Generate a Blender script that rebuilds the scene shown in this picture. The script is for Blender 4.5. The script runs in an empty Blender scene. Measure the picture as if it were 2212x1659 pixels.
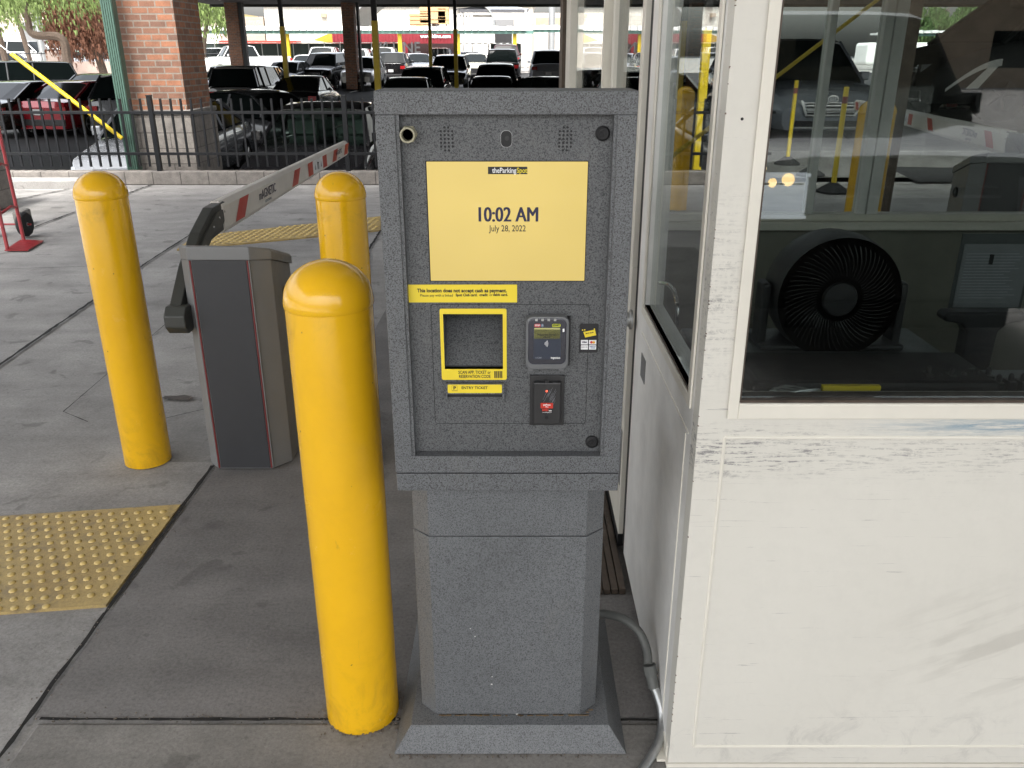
import bpy, bmesh, math, random
from mathutils import Vector, Matrix
R = math.radians
random.seed(7)
sc = bpy.context.scene
COL = sc.collection

# ------------------------------------------------------------------ camera
FPX, CXP, CYP, CAMH = 1799.0, 1112.0, 829.5, 1.6
TH = math.atan(709.5 / FPX); cT, sT = math.cos(TH), math.sin(TH)
cd = bpy.data.cameras.new("camera"); cam = bpy.data.objects.new("camera", cd); COL.objects.link(cam)
cam.location = (0, 0, CAMH); cam.rotation_euler = (R(90) - TH, 0, 0)
cd.sensor_width = 36; cd.lens = 36 * FPX / 2212; cd.shift_x = -6 / 2212; cd.clip_start = .05; cd.clip_end = 2000
sc.camera = cam
# ------------------------------------------------------------------ light
SUN_EL, SUN_AZ = 60, 190
w = bpy.data.worlds.new("World"); sc.world = w; w.use_nodes = True
nt = w.node_tree; bg = nt.nodes["Background"]
sky = nt.nodes.new("ShaderNodeTexSky"); sky.sky_type = 'NISHITA'; sky.sun_disc = False
sky.sun_elevation = R(SUN_EL); sky.sun_rotation = R(SUN_AZ); sky.air_density = 1.2; sky.dust_density = 6.0; sky.ozone_density = .6
hs = nt.nodes.new('ShaderNodeHueSaturation'); hs.inputs['Saturation'].default_value = .30   # hazy overcast
nt.links.new(sky.outputs[0], hs.inputs['Color']); nt.links.new(hs.outputs[0], bg.inputs[0]); bg.inputs[1].default_value = 0.15
sl = bpy.data.lights.new("sun", 'SUN'); sl.energy = 1.5; sl.angle = R(12); sl.color = (1, .975, .94)
so = bpy.data.objects.new("sun", sl); COL.objects.link(so)
az, el = R(SUN_AZ), R(SUN_EL)
so.rotation_euler = Vector((math.sin(az) * math.cos(el), math.cos(az) * math.cos(el), math.sin(el))).to_track_quat('Z', 'Y').to_euler()
sc.view_settings.view_transform = 'Standard'; sc.view_settings.look = 'None'
sc.view_settings.exposure = 1.90; sc.view_settings.gamma = 1

# ------------------------------------------------------------------ pixel -> world helpers (photo at 2212 px wide)
def ray(x, y):
    u = (x - CXP) / FPX; v = (CYP - y) / FPX
    return (u, cT + v * sT, -sT + v * cT)
def G(x, y, z=0.0):
    r = ray(x, y); t = (z - CAMH) / r[2]; return (r[0] * t, r[1] * t, z)
def AY(x, y, Y):
    r = ray(x, y); t = Y / r[1]; return (r[0] * t, Y, CAMH + r[2] * t)
def AX(x, y, X):
    r = ray(x, y); t = X / r[0]; return (X, r[1] * t, CAMH + r[2] * t)
def XatY(x, Y, z=.2):
    return (x - CXP) / FPX * (Y * cT - (z - CAMH) * sT)

# ------------------------------------------------------------------ materials
def s2l(c):
    return tuple(((v / 255) / 12.92 if v / 255 < .04045 else ((v / 255 + .055) / 1.055) ** 2.4) for v in c)
class NT:
    def __init__(s, name):
        s.m = bpy.data.materials.new(name); s.m.use_nodes = True; s.t = s.m.node_tree
        s.p = s.t.nodes["Principled BSDF"]; s.out = s.t.nodes["Material Output"]
        s.tc = s.t.nodes.new("ShaderNodeTexCoord")
    def n(s, typ, **k):
        nd = s.t.nodes.new(typ)
        for a, v in k.items(): setattr(nd, a, v)
        return nd
    def l(s, a, b): s.t.links.new(a, b)
    def noise(s, scale, detail=4, rough=.6, dist=0, src=None, vec=(1, 1, 1)):
        mp = s.n("ShaderNodeMapping"); mp.inputs['Scale'].default_value = vec
        s.l(src or s.tc.outputs['Object'], mp.inputs[0])
        nd = s.n("ShaderNodeTexNoise"); nd.inputs['Scale'].default_value = scale; nd.inputs['Detail'].default_value = detail
        nd.inputs['Roughness'].default_value = rough; nd.inputs['Distortion'].default_value = dist
        s.l(mp.outputs[0], nd.inputs['Vector']); return nd.outputs['Fac']
    def ramp(s, fac, stops):
        r = s.n("ShaderNodeValToRGB"); e = r.color_ramp.elements
        while len(e) < len(stops): e.new(.5)
        for i, (p, c) in enumerate(stops):
            e[i].position = p; e[i].color = (c, c, c, 1) if isinstance(c, (int, float)) else (*c, 1)
        s.l(fac, r.inputs[0]); return r.outputs[0]
    def mix(s, fac, a, b, typ='MIX'):
        m = s.n("ShaderNodeMix", data_type='RGBA', blend_type=typ)
        for i, v in ((0, fac), (6, a), (7, b)):
            if isinstance(v, (int, float)): m.inputs[i].default_value = v if i == 0 else (v, v, v, 1)
            elif isinstance(v, tuple): m.inputs[i].default_value = (*v, 1)
            else: s.l(v, m.inputs[i])
        return m.outputs[2]
    def math(s, op, a, b=0.0):
        m = s.n("ShaderNodeMath", operation=op)
        for i, v in enumerate((a, b)):
            if isinstance(v, (int, float)): m.inputs[i].default_value = v
            else: s.l(v, m.inputs[i])
        return m.outputs[0]
    def col(s, c):
        if isinstance(c, tuple): s.p.inputs['Base Color'].default_value = (*c, 1)
        else: s.l(c, s.p.inputs['Base Color'])
    def bump(s, h, st=.3, d=.01):
        b = s.n("ShaderNodeBump"); b.inputs['Strength'].default_value = st; b.inputs['Distance'].default_value = d
        s.l(h, b.inputs['Height']); s.l(b.outputs[0], s.p.inputs['Normal'])
def P(name, c, rough=.5, metal=0, coat=0, var=.12, scale=6, bump=0, bscale=60, bd=.002, spec=.5):
    """plain painted / plastic / metal surface with a little real-world unevenness"""
    t = NT(name); f = t.noise(scale, 5, .65)
    lo = tuple(max(0, v * (1 - var)) for v in c); hi = tuple(min(1, v * (1 + var)) for v in c)
    t.col(t.ramp(f, [(.3, lo), (.7, hi)]))
    rr = t.ramp(t.noise(scale * 3, 4), [(.3, max(.02, rough - .07)), (.7, min(1, rough + .07))])
    t.l(rr, t.p.inputs['Roughness'])
    t.p.inputs['Metallic'].default_value = metal; t.p.inputs['Coat Weight'].default_value = coat
    t.p.inputs['Coat Roughness'].default_value = .04; t.p.inputs['Specular IOR Level'].default_value = spec
    if bump: t.bump(t.noise(bscale, 5), bump, bd)
    return t.m
def concrete(name, lo, hi, grain=1.0, stain=.6, seed=0):
    t = NT(name)
    big = t.noise(.55 + seed * .07, 6, .62, .4); mid = t.noise(3.1 + seed, 7, .68); fine = t.noise(95, 3, .8)
    streak = t.noise(1.6, 6, .6, .2, vec=(.35, 2.6, 1))
    c = t.ramp(big, [(.34, lo), (.66, hi)])
    c = t.mix(.55, c, t.ramp(mid, [(.3, .62), (.52, 1.0), (.75, 1.25)]), 'MULTIPLY')
    c = t.mix(.5, c, t.ramp(streak, [(.35, .7), (.6, 1.12)]), 'MULTIPLY')
    c = t.mix(.45 * grain, c, t.ramp(fine, [(.3, .45), (.5, 1.0), (.72, 1.5)]), 'MULTIPLY')
    spots = t.ramp(t.noise(5.5, 3, .5, .6), [(.63, 0.0), (.68, 1.0)])
    c = t.mix(t.math('MULTIPLY', spots, stain * .75), c, tuple(v * .38 for v in lo))
    sp2 = t.ramp(t.noise(26, 2, .5), [(.70, 0.0), (.74, 1.0)])
    c = t.mix(t.math('MULTIPLY', sp2, .35), c, tuple(v * .45 for v in lo))
    t.col(c); t.p.inputs['Roughness'].default_value = .82
    h = t.math('ADD', t.math('MULTIPLY', fine, .5), t.noise(30, 5, .7)); t.bump(h, .45, .003)
    return t.m
def hammer(name, base, dark, sc_=430):
    t = NT(name)
    f = t.noise(sc_, 1.5, .45, 1.1)
    big = t.ramp(t.noise(2.5, 6, .7, .6), [(.25, .84), (.5, 1.0), (.75, 1.12)])
    c = t.ramp(f, [(.41, dark), (.47, base), (.62, tuple(v * 1.18 for v in base))])
    c = t.mix(1, c, big, 'MULTIPLY'); sm_ = t.ramp(t.noise(6, 8, .8, .8, vec=(1, 1, .4)), [(.56, 0.0), (.74, .35)]); t.col(t.mix(sm_, c, (.17, .165, .155))); t.p.inputs['Roughness'].default_value = .42
    t.bump(t.ramp(f, [(.38, 0.0), (.52, 1.0)]), .35, .0008)
    return t.m
def brick(name, c1, c2, mortar, bw, bh, ms=.01, off=.5, var=.5):
    t = NT(name)
    b = t.n("ShaderNodeTexBrick", offset=off)
    b.inputs['Scale'].default_value = 1; b.inputs['Brick Width'].default_value = bw; b.inputs['Row Height'].default_value = bh
    b.inputs['Mortar Size'].default_value = ms; b.inputs['Mortar Smooth'].default_value = .15; b.inputs['Bias'].default_value = -.1
    b.inputs['Color1'].default_value = (*c1, 1); b.inputs['Color2'].default_value = (*c2, 1); b.inputs['Mortar'].default_value = (*mortar, 1)
    t.l(t.tc.outputs['UV'], b.inputs['Vector'])
    n = t.ramp(t.noise(9, 6, .7), [(.25, 1 - var), (.5, 1.0), (.8, 1 + var)])
    n2 = t.ramp(t.noise(70, 3, .7), [(.3, .75), (.7, 1.2)])
    c = t.mix(.8, b.outputs['Color'], n, 'MULTIPLY'); c = t.mix(.6, c, n2, 'MULTIPLY')
    t.col(c); t.p.inputs['Roughness'].default_value = .85
    h = t.math('ADD', t.math('MULTIPLY', b.outputs['Fac'], -1.0), t.math('MULTIPLY', t.noise(60, 4), .25)); t.bump(h, .8, .008)
    return t.m
def glass(name, tint=(.7, .74, .73), ior=1.5, extra=0.0):
    t = NT(name); t.t.nodes.remove(t.p)
    tr = t.n("ShaderNodeBsdfTransparent"); tr.inputs[0].default_value = (*tint, 1)
    gl = t.n("ShaderNodeBsdfGlossy"); gl.inputs['Roughness'].default_value = .0
    fr = t.n("ShaderNodeFresnel"); ge = t.n("ShaderNodeNewGeometry"); t.l(t.math('ADD', ior, t.math('MULTIPLY', ge.outputs['Backfacing'], 1 / ior - ior)), fr.inputs[0])
    mx = t.n("ShaderNodeMixShader")
    fac = t.math('ADD', fr.outputs[0], extra) if extra else fr.outputs[0]
    t.l(fac, mx.inputs[0]); t.l(tr.outputs[0], mx.inputs[1]); t.l(gl.outputs[0], mx.inputs[2]); t.l(mx.outputs[0], t.out.inputs[0])
    return t.m
def emis(name, c, st, var=0):
    t = NT(name); t.p.inputs['Roughness'].default_value = .25
    t.p.inputs['Base Color'].default_value = (*[v * .25 for v in c], 1)
    if var:
        f = t.ramp(t.noise(3.5, 2, .5), [(.3, tuple(v * (1 - var) for v in c)), (.7, tuple(v * (1 + var) for v in c))])
        t.l(f, t.p.inputs['Emission Color'])
    else: t.p.inputs['Emission Color'].default_value = (*c, 1)
    t.p.inputs['Emission Strength'].default_value = st
    return t.m
def painted_wall(name):
    """cream enamel of the booth: rubbed scuffs, streaks and grime"""
    t = NT(name)
    geo = t.n("ShaderNodeNewGeometry"); sp = t.n("ShaderNodeSeparateXYZ"); t.l(t.tc.outputs['Object'], sp.inputs[0])
    base = t.ramp(t.noise(1.7, 6, .6), [(.3, (.64, .62, .56)), (.7, (.70, .68, .62))])
    grime = t.ramp(t.noise(7, 7, .75), [(.45, 1.0), (.8, .72)])
    c = t.mix(.3, base, grime, 'MULTIPLY')
    st = t.noise(9, 8, .8, .5, vec=(.35, 1, 9)); st2 = t.noise(40, 6, .8, .3, vec=(.25, 1, 3.5))
    z = sp.outputs['Z']; x = t.math('ADD', sp.outputs['X'], .37)
    def band(zc, hw):
        d = t.math('ABSOLUTE', t.math('SUBTRACT', z, zc)); return t.math('MAXIMUM', t.math('SUBTRACT', 1.0, t.math('DIVIDE', d, hw)), 0.0)
    def near_corner(wd, lo=0.0):
        return t.math('ADD', t.math('MAXIMUM', t.math('SUBTRACT', 1.0, t.math('DIVIDE', t.math('SUBTRACT', x, .36), wd)), 0.0), lo)
    m1 = t.math('MULTIPLY', band(.845, .075), near_corner(.32, .45))
    m1 = t.math('MULTIPLY', t.math('MULTIPLY', m1, t.ramp(st2, [(.50, 0.0), (.60, 1.0)])), t.ramp(t.noise(110, 4, .8, vec=(.5, 1, 1)), [(.42, 0.0), (.55, 1.0)]))
    m2 = t.math('MULTIPLY', band(1.17, .24), near_corner(.10, .12))
    m2 = t.math('MULTIPLY', t.math('MULTIPLY', m2, t.ramp(st2, [(.46, 0.0), (.62, .9)])), t.ramp(t.noise(85, 5, .8), [(.44, 0.0), (.58, 1.0)]))
    m3 = t.math('MULTIPLY', t.ramp(st, [(.61, 0.0), (.66, .55)]), near_corner(.9, .2))
    m4 = t.math('MULTIPLY', band(.08, .16), t.ramp(t.noise(12, 7, .75, 1.0), [(.52, 0.0), (.75, .35)]))
    tot = t.math('MINIMUM', t.math('ADD', t.math('ADD', t.math('MULTIPLY', m1, 1.5), m2), t.math('ADD', m3, m4)), .8)
    c = t.mix(tot, c, (.13, .125, .14))
    dg = t.math('ADD', t.math('MULTIPLY', x, .42), t.math('MULTIPLY', z, -1.0))     # slanting rub marks low on the right
    wv = t.noise(17, 3, .6, .0, vec=(1, 1, 1))
    cmb = t.n("ShaderNodeCombineXYZ"); t.l(dg, cmb.inputs[0]); t.l(t.math('MULTIPLY', x, .18), cmb.inputs[1])
    dn = t.noise(16, 4, .6, .2, src=cmb.outputs[0])
    m5 = t.math('MULTIPLY', band(.36, .22), t.math('MINIMUM', t.math('MAXIMUM', t.math('SUBTRACT', x, .78), 0.0), .25))
    c = t.mix(t.math('MULTIPLY', t.math('MULTIPLY', m5, 3.0), t.ramp(dn, [(.50, 0.0), (.6, .5)])), c, (.36, .34, .30))
    bl = t.math('MULTIPLY', band(.905, .026), t.math('MINIMUM', t.math('MAXIMUM', t.math('MULTIPLY', t.math('SUBTRACT', x, .66), 3.5), 0.0), 1.0))
    bl = t.math('MULTIPLY', bl, t.ramp(t.noise(45, 6, .8, .3, vec=(.2, 1, 3)), [(.40, 0.0), (.58, 1.0)]))
    c = t.mix(bl, c, (.16, .27, .36))
    t.col(c); t.p.inputs['Roughness'].default_value = .38
    t.bump(t.noise(30, 5), .12, .002)
    return t.m
M = {}
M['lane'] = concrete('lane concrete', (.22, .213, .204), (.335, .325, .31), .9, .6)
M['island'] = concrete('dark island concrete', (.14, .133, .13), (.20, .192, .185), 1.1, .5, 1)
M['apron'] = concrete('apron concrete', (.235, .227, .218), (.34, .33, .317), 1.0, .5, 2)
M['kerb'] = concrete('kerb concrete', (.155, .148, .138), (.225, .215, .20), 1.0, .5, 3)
M['joint'] = P('joint dirt', (.012, .011, .01), .95, var=.5, scale=40)
M['asphalt'] = concrete('lot asphalt', (.014, .014, .0145), (.028, .028, .028), .8, .5, 2)
M['farground'] = concrete('far pavement', (.22, .21, .2), (.33, .31, .29), .4, .3, 3)
M['hammer'] = hammer('grey hammered enamel', (.118, .124, .130), (.036, .036, .038))
M['hammerd'] = hammer('grey hammered enamel of the door', (.092, .096, .10), (.028, .03, .032))
M['hammerlit'] = hammer('grey hammered enamel lightened for sheen', (.135, .141, .147), (.062, .066, .07), 400)  # same enamel as the cabinet; base lightened to stand in for sheen
M['yellow'] = P('bollard sleeve yellow', (.84, .52, .010), .14, 0, .35, .09, 3.5, .05, 12, .003)
def bollard_mat():
    t = NT('bollard sleeve yellow')
    c = t.ramp(t.noise(2.2, 5, .6), [(.3, (.80, .44, .007)), (.7, (.84, .475, .008))])
    sp = t.n("ShaderNodeSeparateXYZ"); t.l(t.tc.outputs['Object'], sp.inputs[0]); z = sp.outputs['Z']
    def band(zc, hw): return t.math('MAXIMUM', t.math('SUBTRACT', 1.0, t.math('DIVIDE', t.math('ABSOLUTE', t.math('SUBTRACT', z, zc)), hw)), 0.0)
    gr = t.math('ADD', t.math('MULTIPLY', band(.0, .30), .9), t.math('ADD', t.math('MULTIPLY', band(1.055, .05), .8), .12))
    f = t.math('MULTIPLY', gr, t.ramp(t.noise(7, 8, .78, .8), [(.46, 0.0), (.74, .6)]))
    c = t.mix(f, c, (.20, .12, .02))
    sc1 = t.ramp(t.noise(14, 6, .8, .4, vec=(1, 1, .25)), [(.66, 0.0), (.70, .6)]); c = t.mix(t.math('MULTIPLY', sc1, .6), c, (.42, .24, .02))
    ch = t.ramp(t.noise(38, 2, .5), [(.76, 0.0), (.775, 1.0)]); c = t.mix(t.math('MULTIPLY', ch, .8), c, (.10, .07, .03))
    t.col(c); t.l(t.ramp(t.noise(9, 6, .7), [(.3, .10), (.7, .30)]), t.p.inputs['Roughness']); t.p.inputs['Coat Weight'].default_value = .3
    t.p.inputs['Coat Roughness'].default_value = .08; t.bump(t.noise(5, 3), .08, .006); return t.m
M['yellow'] = bollard_mat()
M['tact'] = None
M['brick'] = brick('red brick', (.275, .118, .064), (.13, .075, .055), (.21, .185, .155), .213, .081, .009, .5, .35)
M['cmu'] = brick('grey concrete block', (.22, .20, .18), (.175, .16, .145), (.11, .10, .09), .41, .205, .007)
M['kerbblock'] = brick('kerb blocks', (.23, .21, .19), (.19, .175, .16), (.09, .082, .075), .37, .6, .007, 0)
M['blackmetal'] = P('black fence enamel', (.007, .008, .010), .4, 0, 0, spec=.35)
M['dark'] = P('dark plastic', (.02, .02, .021), .45)
M['black'] = P('matt black', (.006, .006, .007), .6)
M['rubber'] = P('rubber', (.015, .015, .016), .8)
M['green'] = P('green post paint', (.045, .095, .072), .5, bump=.2)
M['greentrim'] = P('green fascia', (.10, .20, .17), .5)
M['chrome'] = P('chrome', (.75, .75, .76), .12, 1)
M['steel'] = P('galvanised steel', (.42, .43, .43), .4, .9, var=.2, scale=30)
M['white'] = P('white paint', (.78, .77, .74), .4)
M['cream'] = painted_wall('booth cream enamel')
M['creamtrim'] = P('booth trim enamel', (.72, .69, .61), .35, var=.05)
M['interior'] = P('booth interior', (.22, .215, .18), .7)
M['gatebody'] = P('gate cabinet grey', (.185, .187, .188), .4, 0, var=.06)
M['gatepanel'] = P('gate cabinet dark panel', (.035, .036, .04), .5, var=.06, bump=.15, bscale=300, bd=.0006)
M['gatered'] = P('red piping', (.17, .018, .018), .45)
M['armdark'] = P('gate lever dark', (.04, .042, .038), .42)
M['armwhite'] = P('barrier arm white', (.74, .70, .65), .35, var=.08)
M['red'] = P('reflective red', (.50, .035, .02), .35)
M['truckred'] = P('hand truck red', (.28, .02, .025), .35, 0, .2)
M['ylabel'] = P('yellow label', (.80, .62, .03), .35, var=.03)
M['ink'] = P('black ink', (.012, .012, .014), .5)
M['inkblue'] = P('dark blue screen ink', (.012, .012, .05), .5)
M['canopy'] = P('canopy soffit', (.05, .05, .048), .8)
M['soffit'] = P('pale bounce soffit of lane canopy', (.42, .42, .40), .8)  # kept pale so the unseen soffit bounces light down
M['roofwhite'] = P('white corrugated roof', (.85, .85, .83), .5)
M['sleeve'] = P('yellow steel', (.62, .45, .02), .45)
M['boothglass'] = glass('booth glass', (.70, .73, .72), 1.62, .01)
M['sideglass'] = glass('side booth glass', (.90, .92, .91), 1.30)
M['farglass'] = glass('far booth glass', (.93, .95, .94), 1.5)
M['carglass'] = P('car window glass', (.004, .006, .006), .05, 0, 0, spec=.28)
M['screen'] = emis('lit yellow screen', (.75, .56, .14), .20, .12)
M['screen'].node_tree.nodes['Principled BSDF'].inputs['Coat Weight'].default_value = .4
M['lcd'] = emis('terminal display', (.30, .29, .12), .34)
M['lamp'] = emis('lit headlamp', (.85, .92, 1), .75)
M['bulb'] = emis('lit headlamp bulb', (1, .72, .35), 3.2)
M['led'] = emis('red status light', (1, .12, .06), .6)
M['amber'] = emis('amber marker', (1, .35, .03), 2.0)
M['tail'] = P('tail lamp red', (.32, .012, .015), .15, 0, .8)
M['headl'] = P('headlamp lens', (.42, .43, .44), .1, .3, .8)
M['plate'] = P('number plate', (.55, .56, .55), .4)
M['terminal'] = P('terminal grey shell', (.13, .135, .14), .35)
M['navy'] = P('terminal navy face', (.006, .008, .02), .18, 0, .4)
M['navy2'] = P('terminal keypad face', (.022, .03, .05), .3)
M['brown'] = P('weathered brown metal', (.09, .07, .055), .5, .5, var=.35, scale=14)
M['nut'] = P('beige conduit nut', (.34, .32, .22), .45)
M['conduit'] = P('grey flexible conduit', (.10, .105, .10), .55)
M['container'] = P('container red', (.20, .012, .02), .6)
M['bwall'] = brick('pale block building', (.62, .60, .53), (.52, .50, .44), (.46, .44, .4), .8, .4, .02)
M['bbrown'] = brick('brown block building', (.38, .31, .25), (.30, .25, .21), (.28, .24, .2), .9, .45, .02)
M['tan'] = P('tan masonry', (.36, .28, .20), .8, var=.2, scale=1)
M['trunk'] = P('bark', (.11, .08, .06), .9, var=.4, scale=20)
M['leaf'] = P('green leaves', (.15, .21, .06), .6, var=.5, scale=3)
M['leafd'] = P('dark green leaves', (.06, .11, .03), .6, var=.5, scale=3)
M['leafbrown'] = P('dead brown leaves', (.22, .10, .06), .7, var=.4, scale=4)
M['ygb'] = P('pale yellow wall', (.62, .50, .22), .7)
M['chair'] = P('chair vinyl', (.018, .018, .02), .5)
M['fanp'] = P('fan plastic', (.025, .025, .027), .4)
M['paper'] = P('paper', (.19, .20, .21), .7)
M['desk'] = P('desk laminate', (.07, .08, .08), .4)
M['bluetint'] = P('steel blue', (.10, .16, .34), .3, 0, .8)
def tact_mat():
    t = NT('tactile yellow worn')
    w_ = t.noise(9, 8, .75, .6); f = t.noise(90, 3, .7)
    c = t.ramp(t.noise(2.5, 5), [(.3, (.36, .255, .10)), (.7, (.47, .35, .14))])
    c = t.mix(t.math('MULTIPLY', t.ramp(w_, [(.5, 0.0), (.68, 1.0)]), .75), c, (.14, .12, .10))
    c = t.mix(.5, c, t.ramp(f, [(.3, .6), (.7, 1.3)]), 'MULTIPLY')
    t.col(c); t.p.inputs['Roughness'].default_value = .55; t.bump(f, .4, .002); return t.m
M['tact'] = tact_mat()
M['dome'] = P('tactile dome yellow', (.52, .38, .13), .4, 0, .2, .25, 15)
PAINT = {}
def paint(name, c, metal=.3):
    if name not in PAINT:
        PAINT[name] = P('car paint ' + name, c, .22, metal, 1.0, .03)
    return PAINT[name]
for k_, c_ in dict(black=(.006, .006, .007), white=(.66, .66, .64), silver=(.27, .285, .31), grey=(.10, .105, .115), slate=(.20, .215, .25), red=(.30, .01, .02),
                   blue=(.06, .12, .35), maroon=(.05, .01, .014), cream=(.62, .60, .50), darkgrey=(.03, .032, .035), brown=(.03, .022, .018), green=(.14, .20, .12)).items():
    paint(k_, c_)

# ------------------------------------------------------------------ mesh helpers
class MB:
    def __init__(s): s.v = []; s.f = []; s.sm = []; s.mi = []; s.cm = 0
    def add(s, vs, fs, smooth=False):
        o = len(s.v); s.v += [tuple(v) for v in vs]; s.f += [tuple(i + o for i in f) for f in fs]
        s.sm += [smooth] * len(fs); s.mi += [s.cm] * len(fs); return s
    def box(s, x0, x1, y0, y1, z0, z1):
        x0, x1 = sorted((x0, x1)); y0, y1 = sorted((y0, y1)); z0, z1 = sorted((z0, z1))
        v = [(x, y, z) for z in (z0, z1) for y in (y0, y1) for x in (x0, x1)]
        return s.add(v, [(0, 2, 3, 1), (4, 5, 7, 6), (0, 1, 5, 4), (2, 6, 7, 3), (0, 4, 6, 2), (1, 3, 7, 5)])
    def prism(s, poly, a, b, axis='z'):
        """poly in the plane across axis, from a to b; polygon counter-clockwise seen from +axis"""
        n = len(poly)
        def pt(p, h): return {'z': (p[0], p[1], h), 'y': (p[0], h, p[1]), 'x': (h, p[0], p[1])}[axis]
        v = [pt(p, a) for p in poly] + [pt(p, b) for p in poly]
        f = [tuple(reversed(range(n))), tuple(range(n, 2 * n))] + [(i, (i + 1) % n, (i + 1) % n + n, i + n) for i in range(n)]
        if axis == 'y': f = [tuple(reversed(q)) for q in f]
        return s.add(v, f)
    def loft(s, rings, cap=True, smooth=True, closed=True):
        n = len(rings[0]); v = [p for r in rings for p in r]; f = []
        for k in range(len(rings) - 1):
            for i in range(n if closed else n - 1):
                j = (i + 1) % n; f.append((k * n + i, k * n + j, (k + 1) * n + j, (k + 1) * n + i))
        s.add(v, f, smooth)
        if cap and closed:
            s.add(rings[0], [tuple(reversed(range(n)))]); s.add(rings[-1], [tuple(range(n))])
        return s
    def tube(s, path, r, n=10, cap=True, smooth=True):
        P_ = [Vector(p) for p in path]; rings = []; prev = None
        rs = r if isinstance(r, (list, tuple)) else [r] * len(P_)
        for i, p in enumerate(P_):
            d = (P_[min(i + 1, len(P_) - 1)] - P_[max(i - 1, 0)]).normalized()
            if prev is None:
                up = Vector((0, 0, 1)) if abs(d.z) < .95 else Vector((0, 1, 0)); a = d.cross(up).normalized()
            else: a = (prev - d * prev.dot(d)).normalized()
            prev = a; b = d.cross(a)
            rings.append([tuple(p + (a * math.cos(t) + b * math.sin(t)) * rs[i]) for t in [2 * math.pi * k / n for k in range(n)]])
        return s.loft(rings, cap, smooth)
    def lathe(s, prof, c=(0, 0, 0), n=24, axis='z'):
        rings = []
        for r, h in prof:
            ring = []
            for k in range(n):
                t = 2 * math.pi * k / n; x, y = r * math.cos(t), r * math.sin(t)
                ring.append({'z': (c[0] + x, c[1] + y, c[2] + h), 'y': (c[0] + x, c[1] + h, c[2] - y), 'x': (c[0] + h, c[1] + x, c[2] + y)}[axis])
            rings.append(ring)
        return s.loft(rings, True, True)
    def strip(s, a, b, w_, z=None):
        a, b = Vector(a), Vector(b); d = (b - a); p = Vector((-d.y, d.x, 0)).normalized() * w_ / 2
        zz = Vector((0, 0, z)) if z is not None else Vector((0, 0, 0))
        return s.add([a - p + zz, b - p + zz, b + p + zz, a + p + zz], [(0, 1, 2, 3)])
    def build(s, name, mat, parent=None, loc=None, bevel=0, seg=2, sharp=35, **tags):
        org = Vector(loc) if loc is not None else (Vector(parent['_org']) if parent is not None and '_org' in parent else Vector((0, 0, 0)))
        me = bpy.data.meshes.new(name)
        me.from_pydata([tuple(Vector(v) - org) for v in s.v], [], s.f)
        me.update()
        for i, p in enumerate(me.polygons): p.use_smooth = s.sm[i]; p.material_index = s.mi[i]
        bm = bmesh.new(); bm.from_mesh(me)
        bmesh.ops.recalc_face_normals(bm, faces=bm.faces)
        uv = bm.loops.layers.uv.new("UVMap")
        for f in bm.faces:
            nx, ny, nz = map(abs, f.normal)
            for lp in f.loops:
                c = lp.vert.co + org
                lp[uv].uv = (c.x, c.z) if ny >= nx and ny >= nz else ((c.y, c.z) if nx >= nz else (c.x, c.y))
        bm.to_mesh(me); bm.free()
        if any(s.sm):
            try: me.set_sharp_from_angle(angle=R(sharp))
            except Exception: pass
        for m_ in (mat if isinstance(mat, (list, tuple)) else [mat]): me.materials.append(m_)
        o = bpy.data.objects.new(name, me); COL.objects.link(o)
        if parent is not None: o.parent = parent
        if loc is not None and parent is None: o.location = org; o['_org'] = tuple(org)
        elif parent is None: o['_org'] = (0, 0, 0)
        else:
            # child placed at its own origin: parent's origin
            o['_org'] = tuple(parent['_org']) if '_org' in parent else (0, 0, 0)
        if bevel:
            bv = o.modifiers.new('bevel', 'BEVEL'); bv.width = bevel; bv.segments = seg; bv.limit_method = 'ANGLE'; bv.angle_limit = R(30)
            if any(s.sm) is False:
                for p in me.polygons: p.use_smooth = False
        for k, v in tags.items(): o[k] = v
        return o
def thing(name, label, cat, loc=(0, 0, 0), group=None):
    o = bpy.data.objects.new(name, None); COL.objects.link(o); o.location = loc; o.empty_display_size = .1
    o['_org'] = tuple(loc); o['label'] = label; o['category'] = cat
    if group: o['group'] = group
    return o
def tag(o, label, cat, group=None):
    o['label'] = label; o['category'] = cat
    if group: o['group'] = group
    return o
def children(o): return KIDS.get(o.name, None) or [c for c in COL.objects if c.parent == o]
KIDS = {}
def copy_tree(o, parent=None):
    c = o.copy(); COL.objects.link(c)
    if parent is not None: c.parent = parent
    for ch in [x for x in COL.objects if x.parent == o]: copy_tree(ch, c)
    return c
def text(body, size, mat, parent, org, xdir=(1, 0, 0), ydir=(0, 0, 1), name='lettering', align='CENTER', sx=1.0, bold=0.0, ext=.0003):
    cu = bpy.data.curves.new('t', 'FONT'); cu.body = body; cu.size = size; cu.align_x = align; cu.align_y = 'CENTER'
    cu.offset = bold; cu.extrude = ext; cu.resolution_u = 3
    tmp = bpy.data.objects.new('t', cu); COL.objects.link(tmp)
    dg = bpy.context.evaluated_depsgraph_get(); dg.update()
    me = bpy.data.meshes.new_from_object(tmp.evaluated_get(dg)); bpy.data.objects.remove(tmp); bpy.data.curves.remove(cu)
    X = Vector(xdir).normalized(); Y = Vector(ydir).normalized(); Z = X.cross(Y)
    po = Vector(parent['_org']) if parent is not None and '_org' in parent else Vector((0, 0, 0))
    mt = Matrix((X * sx, Y, Z)).transposed().to_4x4(); mt.translation = Vector(org) - po
    me.transform(mt); me.materials.clear(); me.materials.append(mat)
    o = bpy.data.objects.new(name, me); COL.objects.link(o); o.parent = parent; return o
def struct(mb, name, mat, **k):
    o = mb.build(name, mat, **k); o['kind'] = 'structure'; return o

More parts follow.
